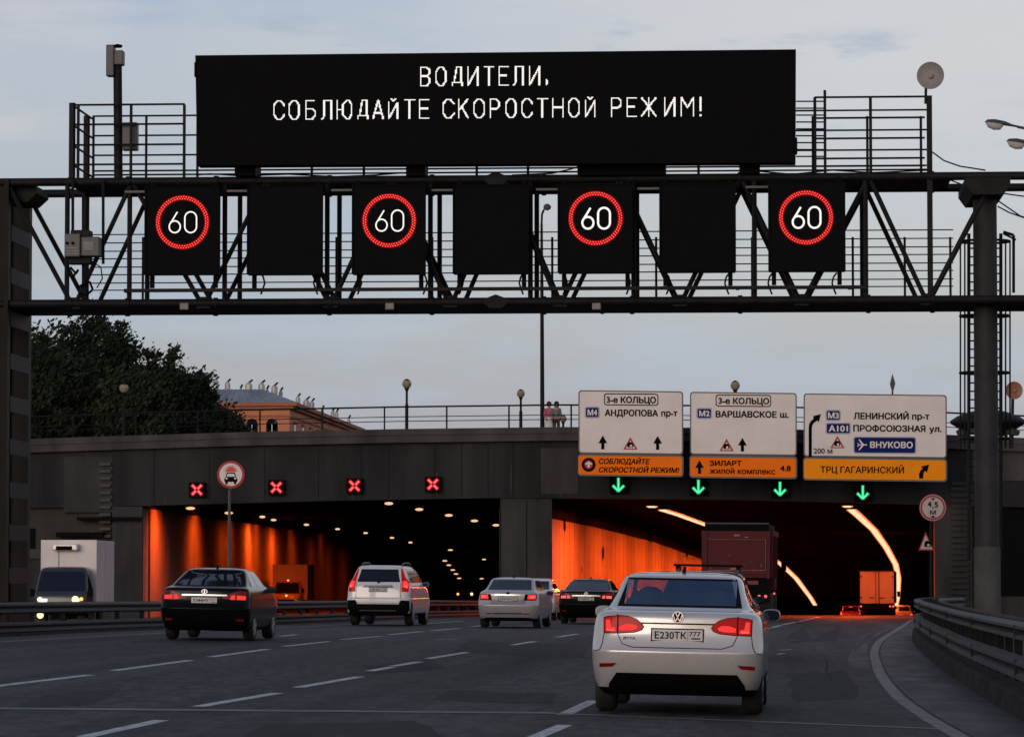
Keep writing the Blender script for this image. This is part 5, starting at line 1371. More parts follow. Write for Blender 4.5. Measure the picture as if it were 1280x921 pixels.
# ---- near saloon, pale champagne
def sedan_rows(L, W, H, deck, rw0=.50, rw1=1.28, wt=.56, lip=.10):
    w = W / 2; k = H / 1.475; d = deck
    return [(.20, .25, L - .25, w - .12, .22, .35), (.27, .16, L - .12, w - .06, .26, .45), (.40, .075, L - .03, w - .02, .27, .5), (.54, .022, L, w - .004, .27, .55), (.645, .0, L - .01, w, .27, .55), (.675, .018, L - .02, w, .26, .55),
            (.72, .040, L - .06, w - .002, .25, .55), (d - .20, .075, L - .18, w - .010, .25, .55), (d - .06, .082, L - .65, w - .035, .25, .55), (d - .015, .10, L - 1.0, w - .06, .25, .5),
            (d + .018, .20, L - 1.18, w - .095, .25, .4), (d + .038, rw0 - .04, L - 1.28, w - .125, .16, .3), (d + .06, rw0 + .03, L - 1.36, w - .15, .15, .25),
            (d + .20, rw0 + (rw1 - rw0) * .50, L - 1.75, w - .215, .15, .22), (H - .09, rw1 - .06, L - 2.15, wt + .07, .15, .2), (H - .045, rw1 + .05, L - 2.3, wt + .02, .17, .2), (H - .015, rw1 + .24, L - 2.5, wt - .10, .2, .2), (H, rw1 + .55, L - 2.75, wt - .34, .14, .14)]
Yj = 39.2
je = place_car('saloon_car', 844, Yj, 'pale champagne saloon with lit red tail lights and plate Е230ТК 777, nearest car', dyaw=-.017)
S = Shell(sedan_rows(4.64, 1.778, 1.475, 1.045), bow=.06)
zw0, zw1 = 1.105, 1.405
def jcut(c):
    if not (zw0 + .015 < c.z < zw1 - .01): return False
    w = S.at(c.z, 3)
    if c.y < 1.4 and abs(c.x) < w - .13 and abs(c.y - S.rear(c.x, c.z)) < .1: return True
    if c.y > 2.4 and abs(c.x) < w - .12 and abs(c.y - S.front(c.x, c.z)) < .1: return True
    if abs(abs(c.x) - w) < .05 and 1.35 + (c.z - 1.1) * .5 < c.y < 3.1 - (c.z - 1.1) * 1.7 and not 1.98 < c.y < 2.06: return True
    return False
S.mesh('body', M_SILV, je, (1.0, 3.62), jcut)
RF = on_rear(S)
drape(RF, [(-.65, zw0), (.65, zw0), (.575, zw1), (-.575, zw1)], 'rear_window', [M_GLASSC, M_BLACK], je, .006, 20, 14, .02, frit=1)
drape(on_front(S), [(-.66, 1.12), (.66, 1.12), (.55, 1.40), (-.55, 1.40)], 'windscreen', [M_GLASSC, M_BLACK], je, .006, 20, 14, .02, frit=1)
for sg in (-1, 1):
    drape(on_side(S, sg), [(1.22, 1.09), (2.0, 1.09), (2.0, 1.39), (1.62, 1.39)], 'side_window', [M_GLASSC, M_BLACK], je, .004, 10, 8, frit=1)
    drape(on_side(S, sg), [(2.06, 1.09), (3.12, 1.09), (2.60, 1.39), (2.06, 1.39)], 'side_window', [M_GLASSC, M_BLACK], je, .004, 10, 8, frit=1)
    wheel(je, sg * .765, 1.0, .315, .215, sg); wheel(je, sg * .765, 3.62, .315, .215, sg)
    side_mirror(je, S, sg, 2.98, 1.02, M_SILV, M_MIRR if sg < 0 else M_GLASS)  # pale left and dark right reflections put into the mirror materials
    lens = [(.755 * sg, .832), (.76 * sg, .985), (.72 * sg, .996), (.60 * sg, 1.008), (.51 * sg, 1.0), (.43 * sg, .975), (.375 * sg, .935), (.352 * sg, .90), (.375 * sg, .868), (.44 * sg, .846), (.60 * sg, .834)]
    big = [(.557 * sg + (u - .557 * sg) * 1.045, .918 + (v - .918) * 1.09) for u, v in lens]
    drape(RF, big, 'lamp_surround', M_BLACK, je, .006, 20, 8, .02)
    tl = drape(RF, lens, 'tail_light', M_TAIL, je, .010, 20, 8, .03)
    drape(RF, [(.74 * sg, .85), (.742 * sg, .965), (.70 * sg, .97), (.685 * sg, .89), (.64 * sg, .885), (.635 * sg, .85)], 'lit_lamp', M_TAILHOT, tl, .016, 12, 6, .004)
    drape(RF, [(.60 * sg, .86), (.60 * sg, .90), (.53 * sg, .925), (.46 * sg, .925), (.415 * sg, .905), (.42 * sg, .878), (.48 * sg, .862)], 'lit_lamp', M_TAILHOT, tl, .016, 12, 6, .004)
    drape(RF, [(.73 * sg, .855), (.73 * sg, .87), (.655 * sg, .87), (.655 * sg, .855)], 'lamp_filament', M_TAILHOT2, tl, .02, 5, 3, .004)
    seam(tl, RF, [(.617 * sg, .832), (.617 * sg, 1.008)], .012, M_BLACK, 'lens_gap', .018)
    drape(RF, [(.80 * sg, .475), (.80 * sg, .515), (.62 * sg, .525), (.66 * sg, .485)], 'reflector', M_TAILD, je, .006, 8, 4, .01)
seam(je, RF, [(-.625, 1.075), (-.62, .83), (-.57, .725), (-.46, .69), (.46, .69), (.57, .725), (.62, .83), (.625, 1.075)], .008)
drape(RF, [(-.40, .93), (.40, .93), (.40, .945), (-.40, .945)], 'boot_crease_shade', M_BLACK, je, .003, 12, 2, .004)  # black strip puts the shade of the crease into the colour
drape(RF, [(-.72, .21), (.72, .21), (.70, .31), (.62, .425), (-.62, .425), (-.70, .31)], 'lower_valance', M_BLACK, je, .010, 24, 16, .03)
drape(RF, [(-.31, .745), (.31, .745), (.31, .90), (-.31, .90)], 'plate_recess', M_SILV, je, .002, 8, 3, .003)
plate(je, S, .822, 'Е230ТК', '777')
q = MB(); n = 30; yy = S.rear(0, 1.0) - .012
q.grid([[(r * math.cos(2 * math.pi * i / n), yy - d, 1.005 + r * math.sin(2 * math.pi * i / n)) for i in range(n)] for r, d in ((.050, 0), (.051, .012), (.060, .012), (.062, 0))], close=True)
for pts in ([(-.022, .045), (0, .002), (.022, .045)], [(-.046, .022), (-.023, -.043), (0, -.004), (.023, -.043), (.046, .022)]):
    for a, b in zip(pts, pts[1:]): q.beam((a[0], yy - .004, 1.005 + a[1]), (b[0], yy - .004, 1.005 + b[1]), .010, .012, Vector((0, 1, 0)))
em = q.build('emblem', M_CHROME, je, world=False)
q = MB(); q.lathe([(.05, .004), (.05, .0)], (0, yy + .004, 1.005), 24, 'y'); q.build('emblem_disc', M_BLACK, em, world=False)
q = MB(); text_into(q, 'JETTA', -.56, -.43, .772, .795, lambda u, v: Vector(RF(u, v, .006)), .02); q.build('lettering', M_BLACK, je, world=False)
for x in (-.56, -.22, .22, .56):
    q = MB(); q.lathe([(.011, -.002), (.012, .004)], (x, S.rear(x, .56) - .003, .56), 12, 'y'); q.build('parking_sensor', mat('sensor_grey', (.3, .28, .27), .5), je, world=False)
for sg in (-1, 1): seam(je, RF, [(.757 * sg, .84), (.775 * sg, .72), (.80 * sg, .655), (.86 * sg, .64)], .007)
antenna(je, S, 1.62)
cabin(je, S, 1.10, ((-.36, 1.1, 1.18), (.36, 1.1, 1.18), (-.38, 2.2, 1.2), (.38, 2.2, 1.2)))

def generic_windows(car, S, z0, z1, wb, wt, side, glassm=M_GLASS):
    drape(on_rear(S), [(-wb, z0), (wb, z0), (wt, z1), (-wt, z1)], 'rear_window', glassm, car, .006, 14, 8, .01)
    drape(on_front(S), [(-wb, z0 + .02), (wb, z0 + .02), (wt, z1 - .01), (-wt, z1 - .01)], 'windscreen', glassm, car, .006, 14, 8, .01)
    for sg in (-1, 1):
        for pg in side: drape(on_side(S, sg), pg, 'side_window', glassm, car, .004, 8, 5, .01)
SED_SIDE = ([(1.28, 1.10), (2.05, 1.10), (2.05, 1.40), (1.66, 1.40)], [(2.11, 1.10), (3.15, 1.10), (2.68, 1.40), (2.11, 1.40)])
def wheels(car, w, ys, r=.325, wd=.215):
    for y in ys:
        for sg in (-1, 1): wheel(car, sg * (w - wd / 2 - .012), y, r, wd, sg)

# ---- black saloon in the left lane, and its twin ahead
def black_saloon(px, Y, label, m, chars, hot, dy=0):
    c = place_car('saloon_car', px, Y, label, dyaw=dy)
    S = Shell(sedan_rows(4.82, 1.83, 1.475, 1.055, .54, 1.42, .55), bow=.07)
    S.mesh('body', m, c, (1.05, 3.82), arch_r=.37); F = on_rear(S)
    generic_windows(c, S, 1.115, 1.405, .67, .55, SED_SIDE)
    wheels(c, .915, (1.05, 3.82))
    for sg in (-1, 1):
        side_mirror(c, S, sg, 3.1, 1.03, m)
        t = drape(F, [(.845 * sg, .82), (.845 * sg, 1.0), (.70 * sg, 1.02), (.60 * sg, .98), (.36 * sg, .90), (.36 * sg, .86), (.60 * sg, .82)], 'tail_light', M_TAILD, c, .008, 14, 6, .02)
        drape(F, [(.83 * sg, .83), (.83 * sg, .91), (.66 * sg, .92), (.66 * sg, .835)], 'lit_lamp', hot, t, .014, 8, 4, .006)
        drape(F, [(.62 * sg, .835), (.62 * sg, .93), (.55 * sg, .92), (.52 * sg, .835)], 'lit_lamp', hot, t, .014, 6, 4, .006)
        drape(F, [(.80 * sg, .40), (.80 * sg, .445), (.64 * sg, .44), (.66 * sg, .405)], 'reflector', M_TAILD, c, .006, 6, 3, .01)
    drape(F, [(-.46, .905), (.46, .905), (.46, .935), (-.46, .935)], 'chrome_strip', M_CHROME, c, .014, 10, 2, .012)
    q = MB(); yy = S.rear(0, 1.0) - .01
    q.grid([[(r * 1.35 * math.cos(2 * math.pi * i / 24), yy - d, .99 + r * math.sin(2 * math.pi * i / 24)) for i in range(24)] for r, d in ((.036, 0), (.036, .01), (.046, .01), (.047, 0))], close=True); q.box((-.012, yy - .008, .955), (.012, yy, 1.025)); q.build('emblem', M_CHROME, c, world=False)
    drape(F, [(-.60, .24), (.60, .24), (.55, .33), (-.55, .33)], 'lower_valance', M_BLACK, c, .01, 8, 3, .02)
    seam(c, F, [(-.60, .80), (-.52, .66), (.52, .66), (.60, .80)], .01)
    plate(c, S, .815, chars, '777'); antenna(c, S, 1.75)
    return c
black_saloon(254, 76.5, 'glossy black saloon with a chrome boot strip, in the leftmost lane', M_BLK, 'Х344НУ', M_TAILHOT, .018)
black_saloon(732, 124, 'dark graphite saloon seen between the silver saloon and the nearest car', M_BLK2, 'Е740ЕЕ', M_TAILHOT2)

# ---- white estate SUV
sv = place_car('suv', 472, 112, 'tall white SUV with black lower cladding and high red tail lights in the left lane', 'suv')
L = 4.8; w = .95
rows = [(.30, .10, L - .2, w - .06, .2, .35), (.42, .03, L - .08, w - .01, .22, .45), (.60, .0, L, w, .22, .5), (.78, .0, L - .02, w, .22, .5), (.82, .05, L - .05, w - .005, .2, .5), (.98, .06, L - .25, w - .01, .2, .5), (1.15, .08, L - .8, w - .03, .2, .45),
        (1.22, .10, L - 1.15, w - .06, .2, .35), (1.27, .12, L - 1.3, w - .09, .2, .3), (1.45, .22, L - 1.6, w - .16, .2, .25), (1.66, .36, L - 2.0, w - .25, .2, .22), (1.72, .42, L - 2.15, w - .29, .2, .2), (1.765, .55, L - 2.35, w - .38, .2, .2), (1.785, .9, L - 2.8, w - .6, .14, .14)]
S = Shell(rows, bow=.05); S.mesh('body', M_WHITE, sv, (.98, 3.85), arch_r=.41); F = on_rear(S)
generic_windows(sv, S, 1.29, 1.665, .64, .55, ([(.75, 1.27), (1.75, 1.27), (1.75, 1.62), (.85, 1.62)], [(1.82, 1.27), (2.6, 1.27), (2.6, 1.62), (1.82, 1.62)], [(2.66, 1.27), (3.3, 1.27), (2.85, 1.62), (2.66, 1.62)]))
wheels(sv, .95, (.98, 3.85), .37, .24)
cl = drape(F, [(-.93, .31), (.93, .31), (.93, .74), (.68, .76), (.62, .64), (-.62, .64), (-.68, .76), (-.93, .74)], 'bumper_cladding', M_BLACK, sv, .012, 30, 6, .02)
for sg in (-1, 1):
    t = drape(F, [(.90 * sg, 1.0), (.90 * sg, 1.28), (.78 * sg, 1.42), (.66 * sg, 1.68), (.62 * sg, 1.68), (.68 * sg, 1.30), (.69 * sg, 1.0)], 'tail_light', M_TAIL, sv, .012, 16, 10, .02)
    drape(F, [(.88 * sg, 1.10), (.88 * sg, 1.24), (.80 * sg, 1.33), (.71 * sg, 1.31), (.72 * sg, 1.14)], 'lit_lamp', M_TAILHOT, t, .02, 8, 5, .006)
    drape(F, [(.86 * sg, 1.13), (.86 * sg, 1.20), (.78 * sg, 1.22), (.78 * sg, 1.14)], 'lit_lamp', M_TAILHOT2, t, .026, 6, 4, .006)
    side_mirror(sv, S, sg, 3.25, 1.22, M_WHITE)
    q = MB(); x = sg * .60; q.path([(x, .75, 1.73), (x, .85, 1.81), (x, 1.3, 1.85), (x, 2.2, 1.85), (x, 2.5, 1.80), (x, 2.55, 1.73)], .022, 8); q.build('roof_rail', M_GREYBOX, sv, world=False)
    drape(on_side(S, sg), [(.25, .32), (.6, .32), (.6, .62), (.25, .72)], 'arch_cladding', M_BLACK, sv, .012, 5, 4, .01)
plate(sv, S, 1.07, 'С473ЕХ', '199')
drape(F, [(-.42, 1.16), (.42, 1.16), (.40, 1.20), (-.40, 1.20)], 'handle_strip', M_CHROME, sv, .03, 8, 2, .03); drape(F, [(-.46, 1.135), (.46, 1.135), (.44, 1.155), (-.44, 1.155)], 'handle_shadow_gap', M_BLACK, sv, .012, 8, 2, .01)
seam(sv, F, [(-.66, 1.27), (-.67, .72), (-.60, .67), (.60, .67), (.67, .72), (.66, 1.27)], .012)
q = MB(); q.beam((0, S.rear(0, 1.3) - .03, 1.29), (.30, S.rear(.3, 1.35) - .03, 1.34), .02, .02); q.lathe([(.03, -.03), (.04, 0)], (0, S.rear(0, 1.29), 1.28), 10, 'y'); q.build('wiper', M_BLACK, sv, world=False)
drape(F, [(-.55, .43), (.55, .43), (.55, .46), (-.55, .46)], 'bumper_trim', M_GREYBOX, sv, .02, 8, 2, .01)

# ---- silver saloon
sb = place_car('saloon_car', 634, 109, 'silver saloon with dark framed tail lights, behind a white saloon')
S = Shell(sedan_rows(4.64, 1.76, 1.45, 1.03, .48, 1.22, .56), bow=.09); S.mesh('body', M_SILVER, sb, (.98, 3.65)); F = on_rear(S)
generic_windows(sb, S, 1.09, 1.375, .63, .55, ([(1.20, 1.07), (1.98, 1.07), (1.98, 1.36), (1.58, 1.36)], [(2.04, 1.07), (3.05, 1.07), (2.58, 1.36), (2.04, 1.36)]))
wheels(sb, .88, (.98, 3.65))
for sg in (-1, 1):
    t = drape(F, [(.81 * sg, .80), (.83 * sg, .97), (.50 * sg, .97), (.46 * sg, .79)], 'tail_light', M_BLACK, sb, .008, 10, 5, .02)
    drape(F, [(.79 * sg, .83), (.80 * sg, .955), (.58 * sg, .95), (.56 * sg, .83)], 'lit_lamp', M_TAILHOT, t, .014, 8, 5, .008)
    drape(F, [(.77 * sg, .87), (.77 * sg, .92), (.64 * sg, .92), (.64 * sg, .87)], 'lit_lamp', M_TAILHOT2, t, .02, 5, 4, .006)
    side_mirror(sb, S, sg, 2.98, 1.0, M_BLACK)
    drape(F, [(.62 * sg, .395), (.62 * sg, .425), (.44 * sg, .425), (.46 * sg, .395)], 'reflector', M_TAILD, sb, .006, 5, 3, .01)
plate(sb, S, .84, 'А767АХ', '197')
drape(F, [(-.38, .93), (.38, .93), (.38, .96), (-.38, .96)], 'chrome_strip', M_CHROME, sb, .012, 8, 2, .012)
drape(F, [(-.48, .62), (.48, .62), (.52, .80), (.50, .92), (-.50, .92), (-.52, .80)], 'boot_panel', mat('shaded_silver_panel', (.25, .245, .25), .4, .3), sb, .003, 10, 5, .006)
drape(F, [(-.42, .40), (.42, .40), (.42, .43), (-.42, .43)], 'bumper_trim', M_CHROME, sb, .01, 8, 2, .01)
drape(F, [(-.70, .23), (.70, .23), (.66, .30), (-.66, .30)], 'lower_valance', M_BLACK, sb, .01, 8, 3, .02)
q = MB(); q.lathe([(.045, -.015), (.05, 0)], (0, S.rear(0, .99), .985), 16, 'y'); q.build('emblem', M_BLACK, sb, world=False); antenna(sb, S, 1.6)

# ---- white saloon half hidden
ws = place_car('saloon_car', 663, 139, 'white saloon mostly hidden behind the silver saloon')
S = Shell(sedan_rows(4.5, 1.78, 1.53, 1.07, .45, 1.2, .58), bow=.06); S.mesh('body', M_WHITE, ws, (.95, 3.6)); F = on_rear(S)
generic_windows(ws, S, 1.12, 1.42, .63, .56, ([(1.2, 1.1), (1.98, 1.1), (1.98, 1.41), (1.58, 1.41)], [(2.04, 1.1), (3.0, 1.1), (2.52, 1.41), (2.04, 1.41)]))
wheels(ws, .88, (.95, 3.6))
for sg in (-1, 1):
    drape(F, [(.80 * sg, .80), (.80 * sg, 1.0), (.58 * sg, .98), (.56 * sg, .82)], 'tail_light', M_TAIL, ws, .008, 8, 5, .02); side_mirror(ws, S, sg, 2.9, 1.05, M_WHITE)
plate(ws, S, .82, 'К512ОР', '177')

# ---- dark estate with roof bars, mostly hidden by the near saloon
wg = place_car('estate_car', 880, 66, 'dark estate car with roof bars, mostly hidden ahead of the nearest car')
L = 4.6; w = .90
rows = [(.22, .12, L - .2, w - .08, .2, .35), (.40, .02, L, w - .01, .22, .5), (.62, .0, L, w, .22, .5), (.85, .05, L - .2, w - .01, .2, .5), (.98, .07, L - .8, w - .04, .2, .45), (1.04, .10, L - 1.2, w - .08, .2, .3), (1.25, .25, L - 1.6, w - .18, .2, .25), (1.44, .42, L - 2.0, w - .27, .2, .2), (1.50, .50, L - 2.2, w - .34, .2, .2), (1.535, .7, L - 2.4, w - .45, .16, .16), (1.545, 1.0, L - 2.7, w - .65, .12, .12)]
S = Shell(rows, bow=.05); S.mesh('body', M_BLK, wg, (.9, 3.6)); F = on_rear(S)
generic_windows(wg, S, 1.08, 1.43, .60, .52, ([(.8, 1.06), (1.9, 1.06), (1.9, 1.40), (.95, 1.40)], [(1.96, 1.06), (3.0, 1.06), (2.55, 1.40), (1.96, 1.40)]))
wheels(wg, .9, (.9, 3.6))
for sg in (-1, 1):
    drape(F, [(.80 * sg, .8), (.80 * sg, 1.02), (.62 * sg, 1.0), (.62 * sg, .8)], 'tail_light', M_TAIL, wg, .01, 6, 4, .02)
    q = MB(); q.path([(sg * .52, .8, 1.50), (sg * .53, .95, 1.56), (sg * .53, 2.4, 1.58), (sg * .52, 2.6, 1.50)], .02, 8); q.build('roof_rail', M_GREYBOX, wg, world=False); side_mirror(wg, S, sg, 3.0, 1.05, M_BLK)
for y in (1.2, 2.1):
    q = MB(); q.beam((-.60, y, 1.645), (.60, y, 1.645), .05, .035)
    for sg in (-1, 1): q.beam((sg * .53, y, 1.57), (sg * .53, y, 1.64), .06, .08, Vector((0, 1, 0)))
    q.build('roof_bar', M_BLACK, wg, world=False)
plate(wg, S, .75, 'Н318ВС', '750')

# ---- two small cars in the tunnel
for px, Y, m, lb, hh in ((1063, 292, M_REDP, 'small dark red hatchback deep in the right tunnel, left of the box truck', 1.0), (1127, 296, M_WHITE, 'white car lit orange deep in the right tunnel, right of the box truck', 1.08)):
    c = place_car('hatchback', px, Y, lb)
    S = Shell([(a * hh, b, cc_, d, e, f) for a, b, cc_, d, e, f in sedan_rows(4.1, 1.72, 1.48, 1.0, .2, .75, .56)], bow=.06); S.mesh('body', m, c, (.85, 3.3)); F = on_rear(S)
    generic_windows(c, S, 1.07 * hh, 1.39 * hh, .62, .54, ([(1.0, 1.1), (2.0, 1.1), (2.0, 1.38), (1.15, 1.38)],)); wheels(c, .86, (.85, 3.3))
    for sg in (-1, 1):
        t = drape(F, [(.80 * sg, .82), (.80 * sg, .94), (.66 * sg, .94), (.66 * sg, .82)], 'tail_light', M_TAILHOT2, c, .01, 5, 4, .02); side_mirror(c, S, sg, 2.6, 1.05, m)
    plate(c, S, .72, 'М204КА', '199')
    q = MB(); q.beam((-.14, S.rear(0, 1.36 * hh) - .03, 1.38 * hh), (.14, S.rear(0, 1.36 * hh) - .03, 1.38 * hh), .03, .03); q.build('brake_lamp', M_TAILHOT2, c, world=False)

# ---- burgundy tipper truck
tp_ = place_car('tipper_truck', 920.5, 143, 'burgundy tipper truck with a scuffed tailgate entering the right tunnel', 'truck')
q = MB(); bz0, bz1, bl = 1.62, 3.36, 5.6
q.box((-1.25, .05, bz0), (1.25, .12, bz1)); q.box((-1.25, .12, bz0), (-1.18, bl, bz1)); q.box((1.18, .12, bz0), (1.25, bl, bz1)); q.box((-1.18, bl - .08, bz0), (1.18, bl, bz1 + .2)); q.box((-1.18, .12, bz0), (1.18, bl - .08, bz0 + .1))
for y in (.25, 1.2, 2.15, 3.1, 4.05, 5.0):
    for sg in (-1, 1): q.box((sg * 1.252, y, bz0), (sg * 1.33, y + .14, bz1 - .002))
for sg in (-1, 1): q.box((sg * 1.252, .30, bz1 - .18), (sg * 1.35, bl - .1, bz1 + .02))
bodyo = q.build('tipper_body', M_BURG, tp_, world=False)
q = MB(); a_, b_ = -.98, .98
for z in (bz0 + .12, bz1 - .32): q.box((-1.12, -.02, z), (1.12, .048, z + .12))
for x in (-1.24, 1.12): q.box((x, -.03, bz0 - .05), (x + .12, .048, bz1 - .05))
tg = q.build('tailgate', M_BURG, tp_, world=False)
q = MB()
for x0, x1, z0, z1 in ((-1.1, 1.1, bz0 + .255, bz0 + .275), (-1.1, 1.1, bz1 - .335, bz1 - .322), (1.07, 1.085, bz0 + .28, bz1 - .34), (-.1, .12, bz1 - .2, bz1 - .13), (-.25, .1, bz0 + .3, bz0 + .35), (.3, .42, bz1 - .25, bz1 - .22), (-.62, -.58, bz0 + .42, bz0 + .46), (-1.0, -.96, bz0 + .3, bz0 + .36), (.9, .93, bz0 + .4, bz0 + .52), (.55, .58, bz0 + .6, bz0 + .63), (-.3, -.27, bz0 + .8, bz0 + .84)):
    q.box((x0, -.036, z0), (x1, -.012 if z1 > bz1 - .4 or z0 < bz0 + .3 else .046, z1))
q.build('scratches', M_BURGL, tg, world=False)
q = MB(); q.box((-1.2, .0, bz1 + .02), (1.2, bl, bz1 + .26)); o = q.build('cover_sheet', M_BLACK, tp_, world=False)
q = MB(); q.tube((-1.2, .0, bz1 + .27), (1.2, .0, bz1 + .27), .035, 8); q.build('cover_bar', M_GREYBOX, tp_, world=False)
q = MB(); q.box((-.45, .3, .75), (-.33, 8.2, 1.05)); q.box((.33, .3, .75), (.45, 8.2, 1.05)); q.box((-.33, .8, .8), (.33, 1.0, 1.0)); q.build('chassis', M_BLACK, tp_, world=False)
q = MB(); q.box((-1.15, .1, .72), (1.15, .25, .92)); q.box((-1.18, .02, 1.0), (1.18, .1, 1.60)); q.build('rear_bumper', M_BLACK, tp_, world=False)
q = MB(); q.box((-.25 + .45, .0, 1.36), (.3 + .5, .016, 1.5)); q.build('marker_board', M_TAILD, tp_, world=False)
for x, m in ((.84, M_TAILHOT2), (1.08, M_TAILHOT2), (-.84, M_TAILHOT2), (-1.08, M_TAILHOT)):
    q = MB(); q.lathe([(.055, -.03), (.06, 0)], (x, .015, .92 if abs(x) < 2 else 1, ), 14, 'y'); q.build('tail_light', m, tp_, world=False)
q = MB(); q.box((1.26, 2.6, .98), (1.33, 2.68, 1.06)); q.build('side_marker', M_TAILHOT2, tp_, world=False)
for y in (1.5, 2.9, 6.9):
    for sg in (-1, 1): wheel(tp_, sg * (.98 if y < 6 else 1.05), y, .52, .55 if y < 6 else .32, sg, M_GREYBOX)
for sg in (-1, 1):
    q = MB(); q.box((sg * .7, .72, .5), (sg * 1.24, .75, 1.3)); q.build('mudflap', M_RUB, tp_, world=False)
q = MB(); q.box((-1.2, 5.75, 1.05), (1.2, 7.6, 2.95)); o = q.build('cab', M_BURG, tp_, world=False); mo = o.modifiers.new('edge', 'BEVEL'); mo.width = .12; mo.segments = 3
q = MB(); q.box((-.95, 5.735, 2.0), (.95, 5.76, 2.65)); q.build('cab_window', M_GLASS, tp_, world=False)
for sg in (-1, 1):
    q = MB(); q.box((sg * 1.38, 7.3, 1.9), (sg * 1.58, 7.38, 2.5)); q.beam((sg * 1.2, 7.4, 2.4), (sg * 1.45, 7.35, 2.4), .03, .03); q.build('mirror', M_BLACK, tp_, world=False)

# ---- box truck going into the tunnel
bt_ = place_car('box_truck', 1096, 250, 'white box truck lit orange from the lamps inside the right tunnel', 'truck')
q = MB(); q.box((-1.2, .0, 1.0), (1.2, 4.6, 3.05)); bo = q.build('cargo_box', M_BOXW, bt_, world=False)
for x in (-1.2, -.1, .1, 1.1):
    q = MB(); q.box((x, -.03, 1.0), (x + (.1 if abs(x) > .5 else .06 if x > 0 else .04), -.002, 3.05)); q.build('door_bar', M_BLACK, bt_, world=False)
q = MB(); q.box((-1.2, -.03, 3.052), (1.2, .1, 3.12)); q.build('roof_edge', M_GREYBOX, bt_, world=False)
for z in (1.35, 2.7):
    for sg in (-1, 1): q = MB(); q.box((sg * .95, -.04, z), (sg * 1.12, -.031, z + .06)); q.build('hinge', M_BLACK, bt_, world=False)
for sg in (-1, 1):
    q = MB(); q.box((sg * .18, -.05, 1.32), (sg * .5, -.031, 1.38)); q.build('latch', M_BLACK, bt_, world=False)
q = MB(); q.box((-1.15, .02, .55), (1.15, .15, .98)); q.box((-.4, .15, .6), (.4, 6, .9)); q.build('chassis', M_BLACK, bt_, world=False)
for x in (-1.05, .85, 1.05):
    q = MB(); q.lathe([(.06, -.03), (.07, 0)], (x, .018, .8), 12, 'y'); q.build('tail_light', M_TAILHOT2, bt_, world=False)
for y in (1.2, 5.4):
    for sg in (-1, 1): wheel(bt_, sg * .92, y, .4, .38, sg, M_GREYBOX)
q = MB(); q.box((-1.0, 4.7, .6), (1.0, 6.3, 2.3)); o = q.build('cab', M_WHITE, bt_, world=False); mo = o.modifiers.new('edge', 'BEVEL'); mo.width = .12; mo.segments = 3
q = MB(); q.box((1.22, 5.7, 1.4), (1.42, 5.76, 1.75)); q.beam((1.0, 5.8, 1.7), (1.3, 5.73, 1.7), .03, .03); q.build('mirror', M_BLACK, bt_, world=False)

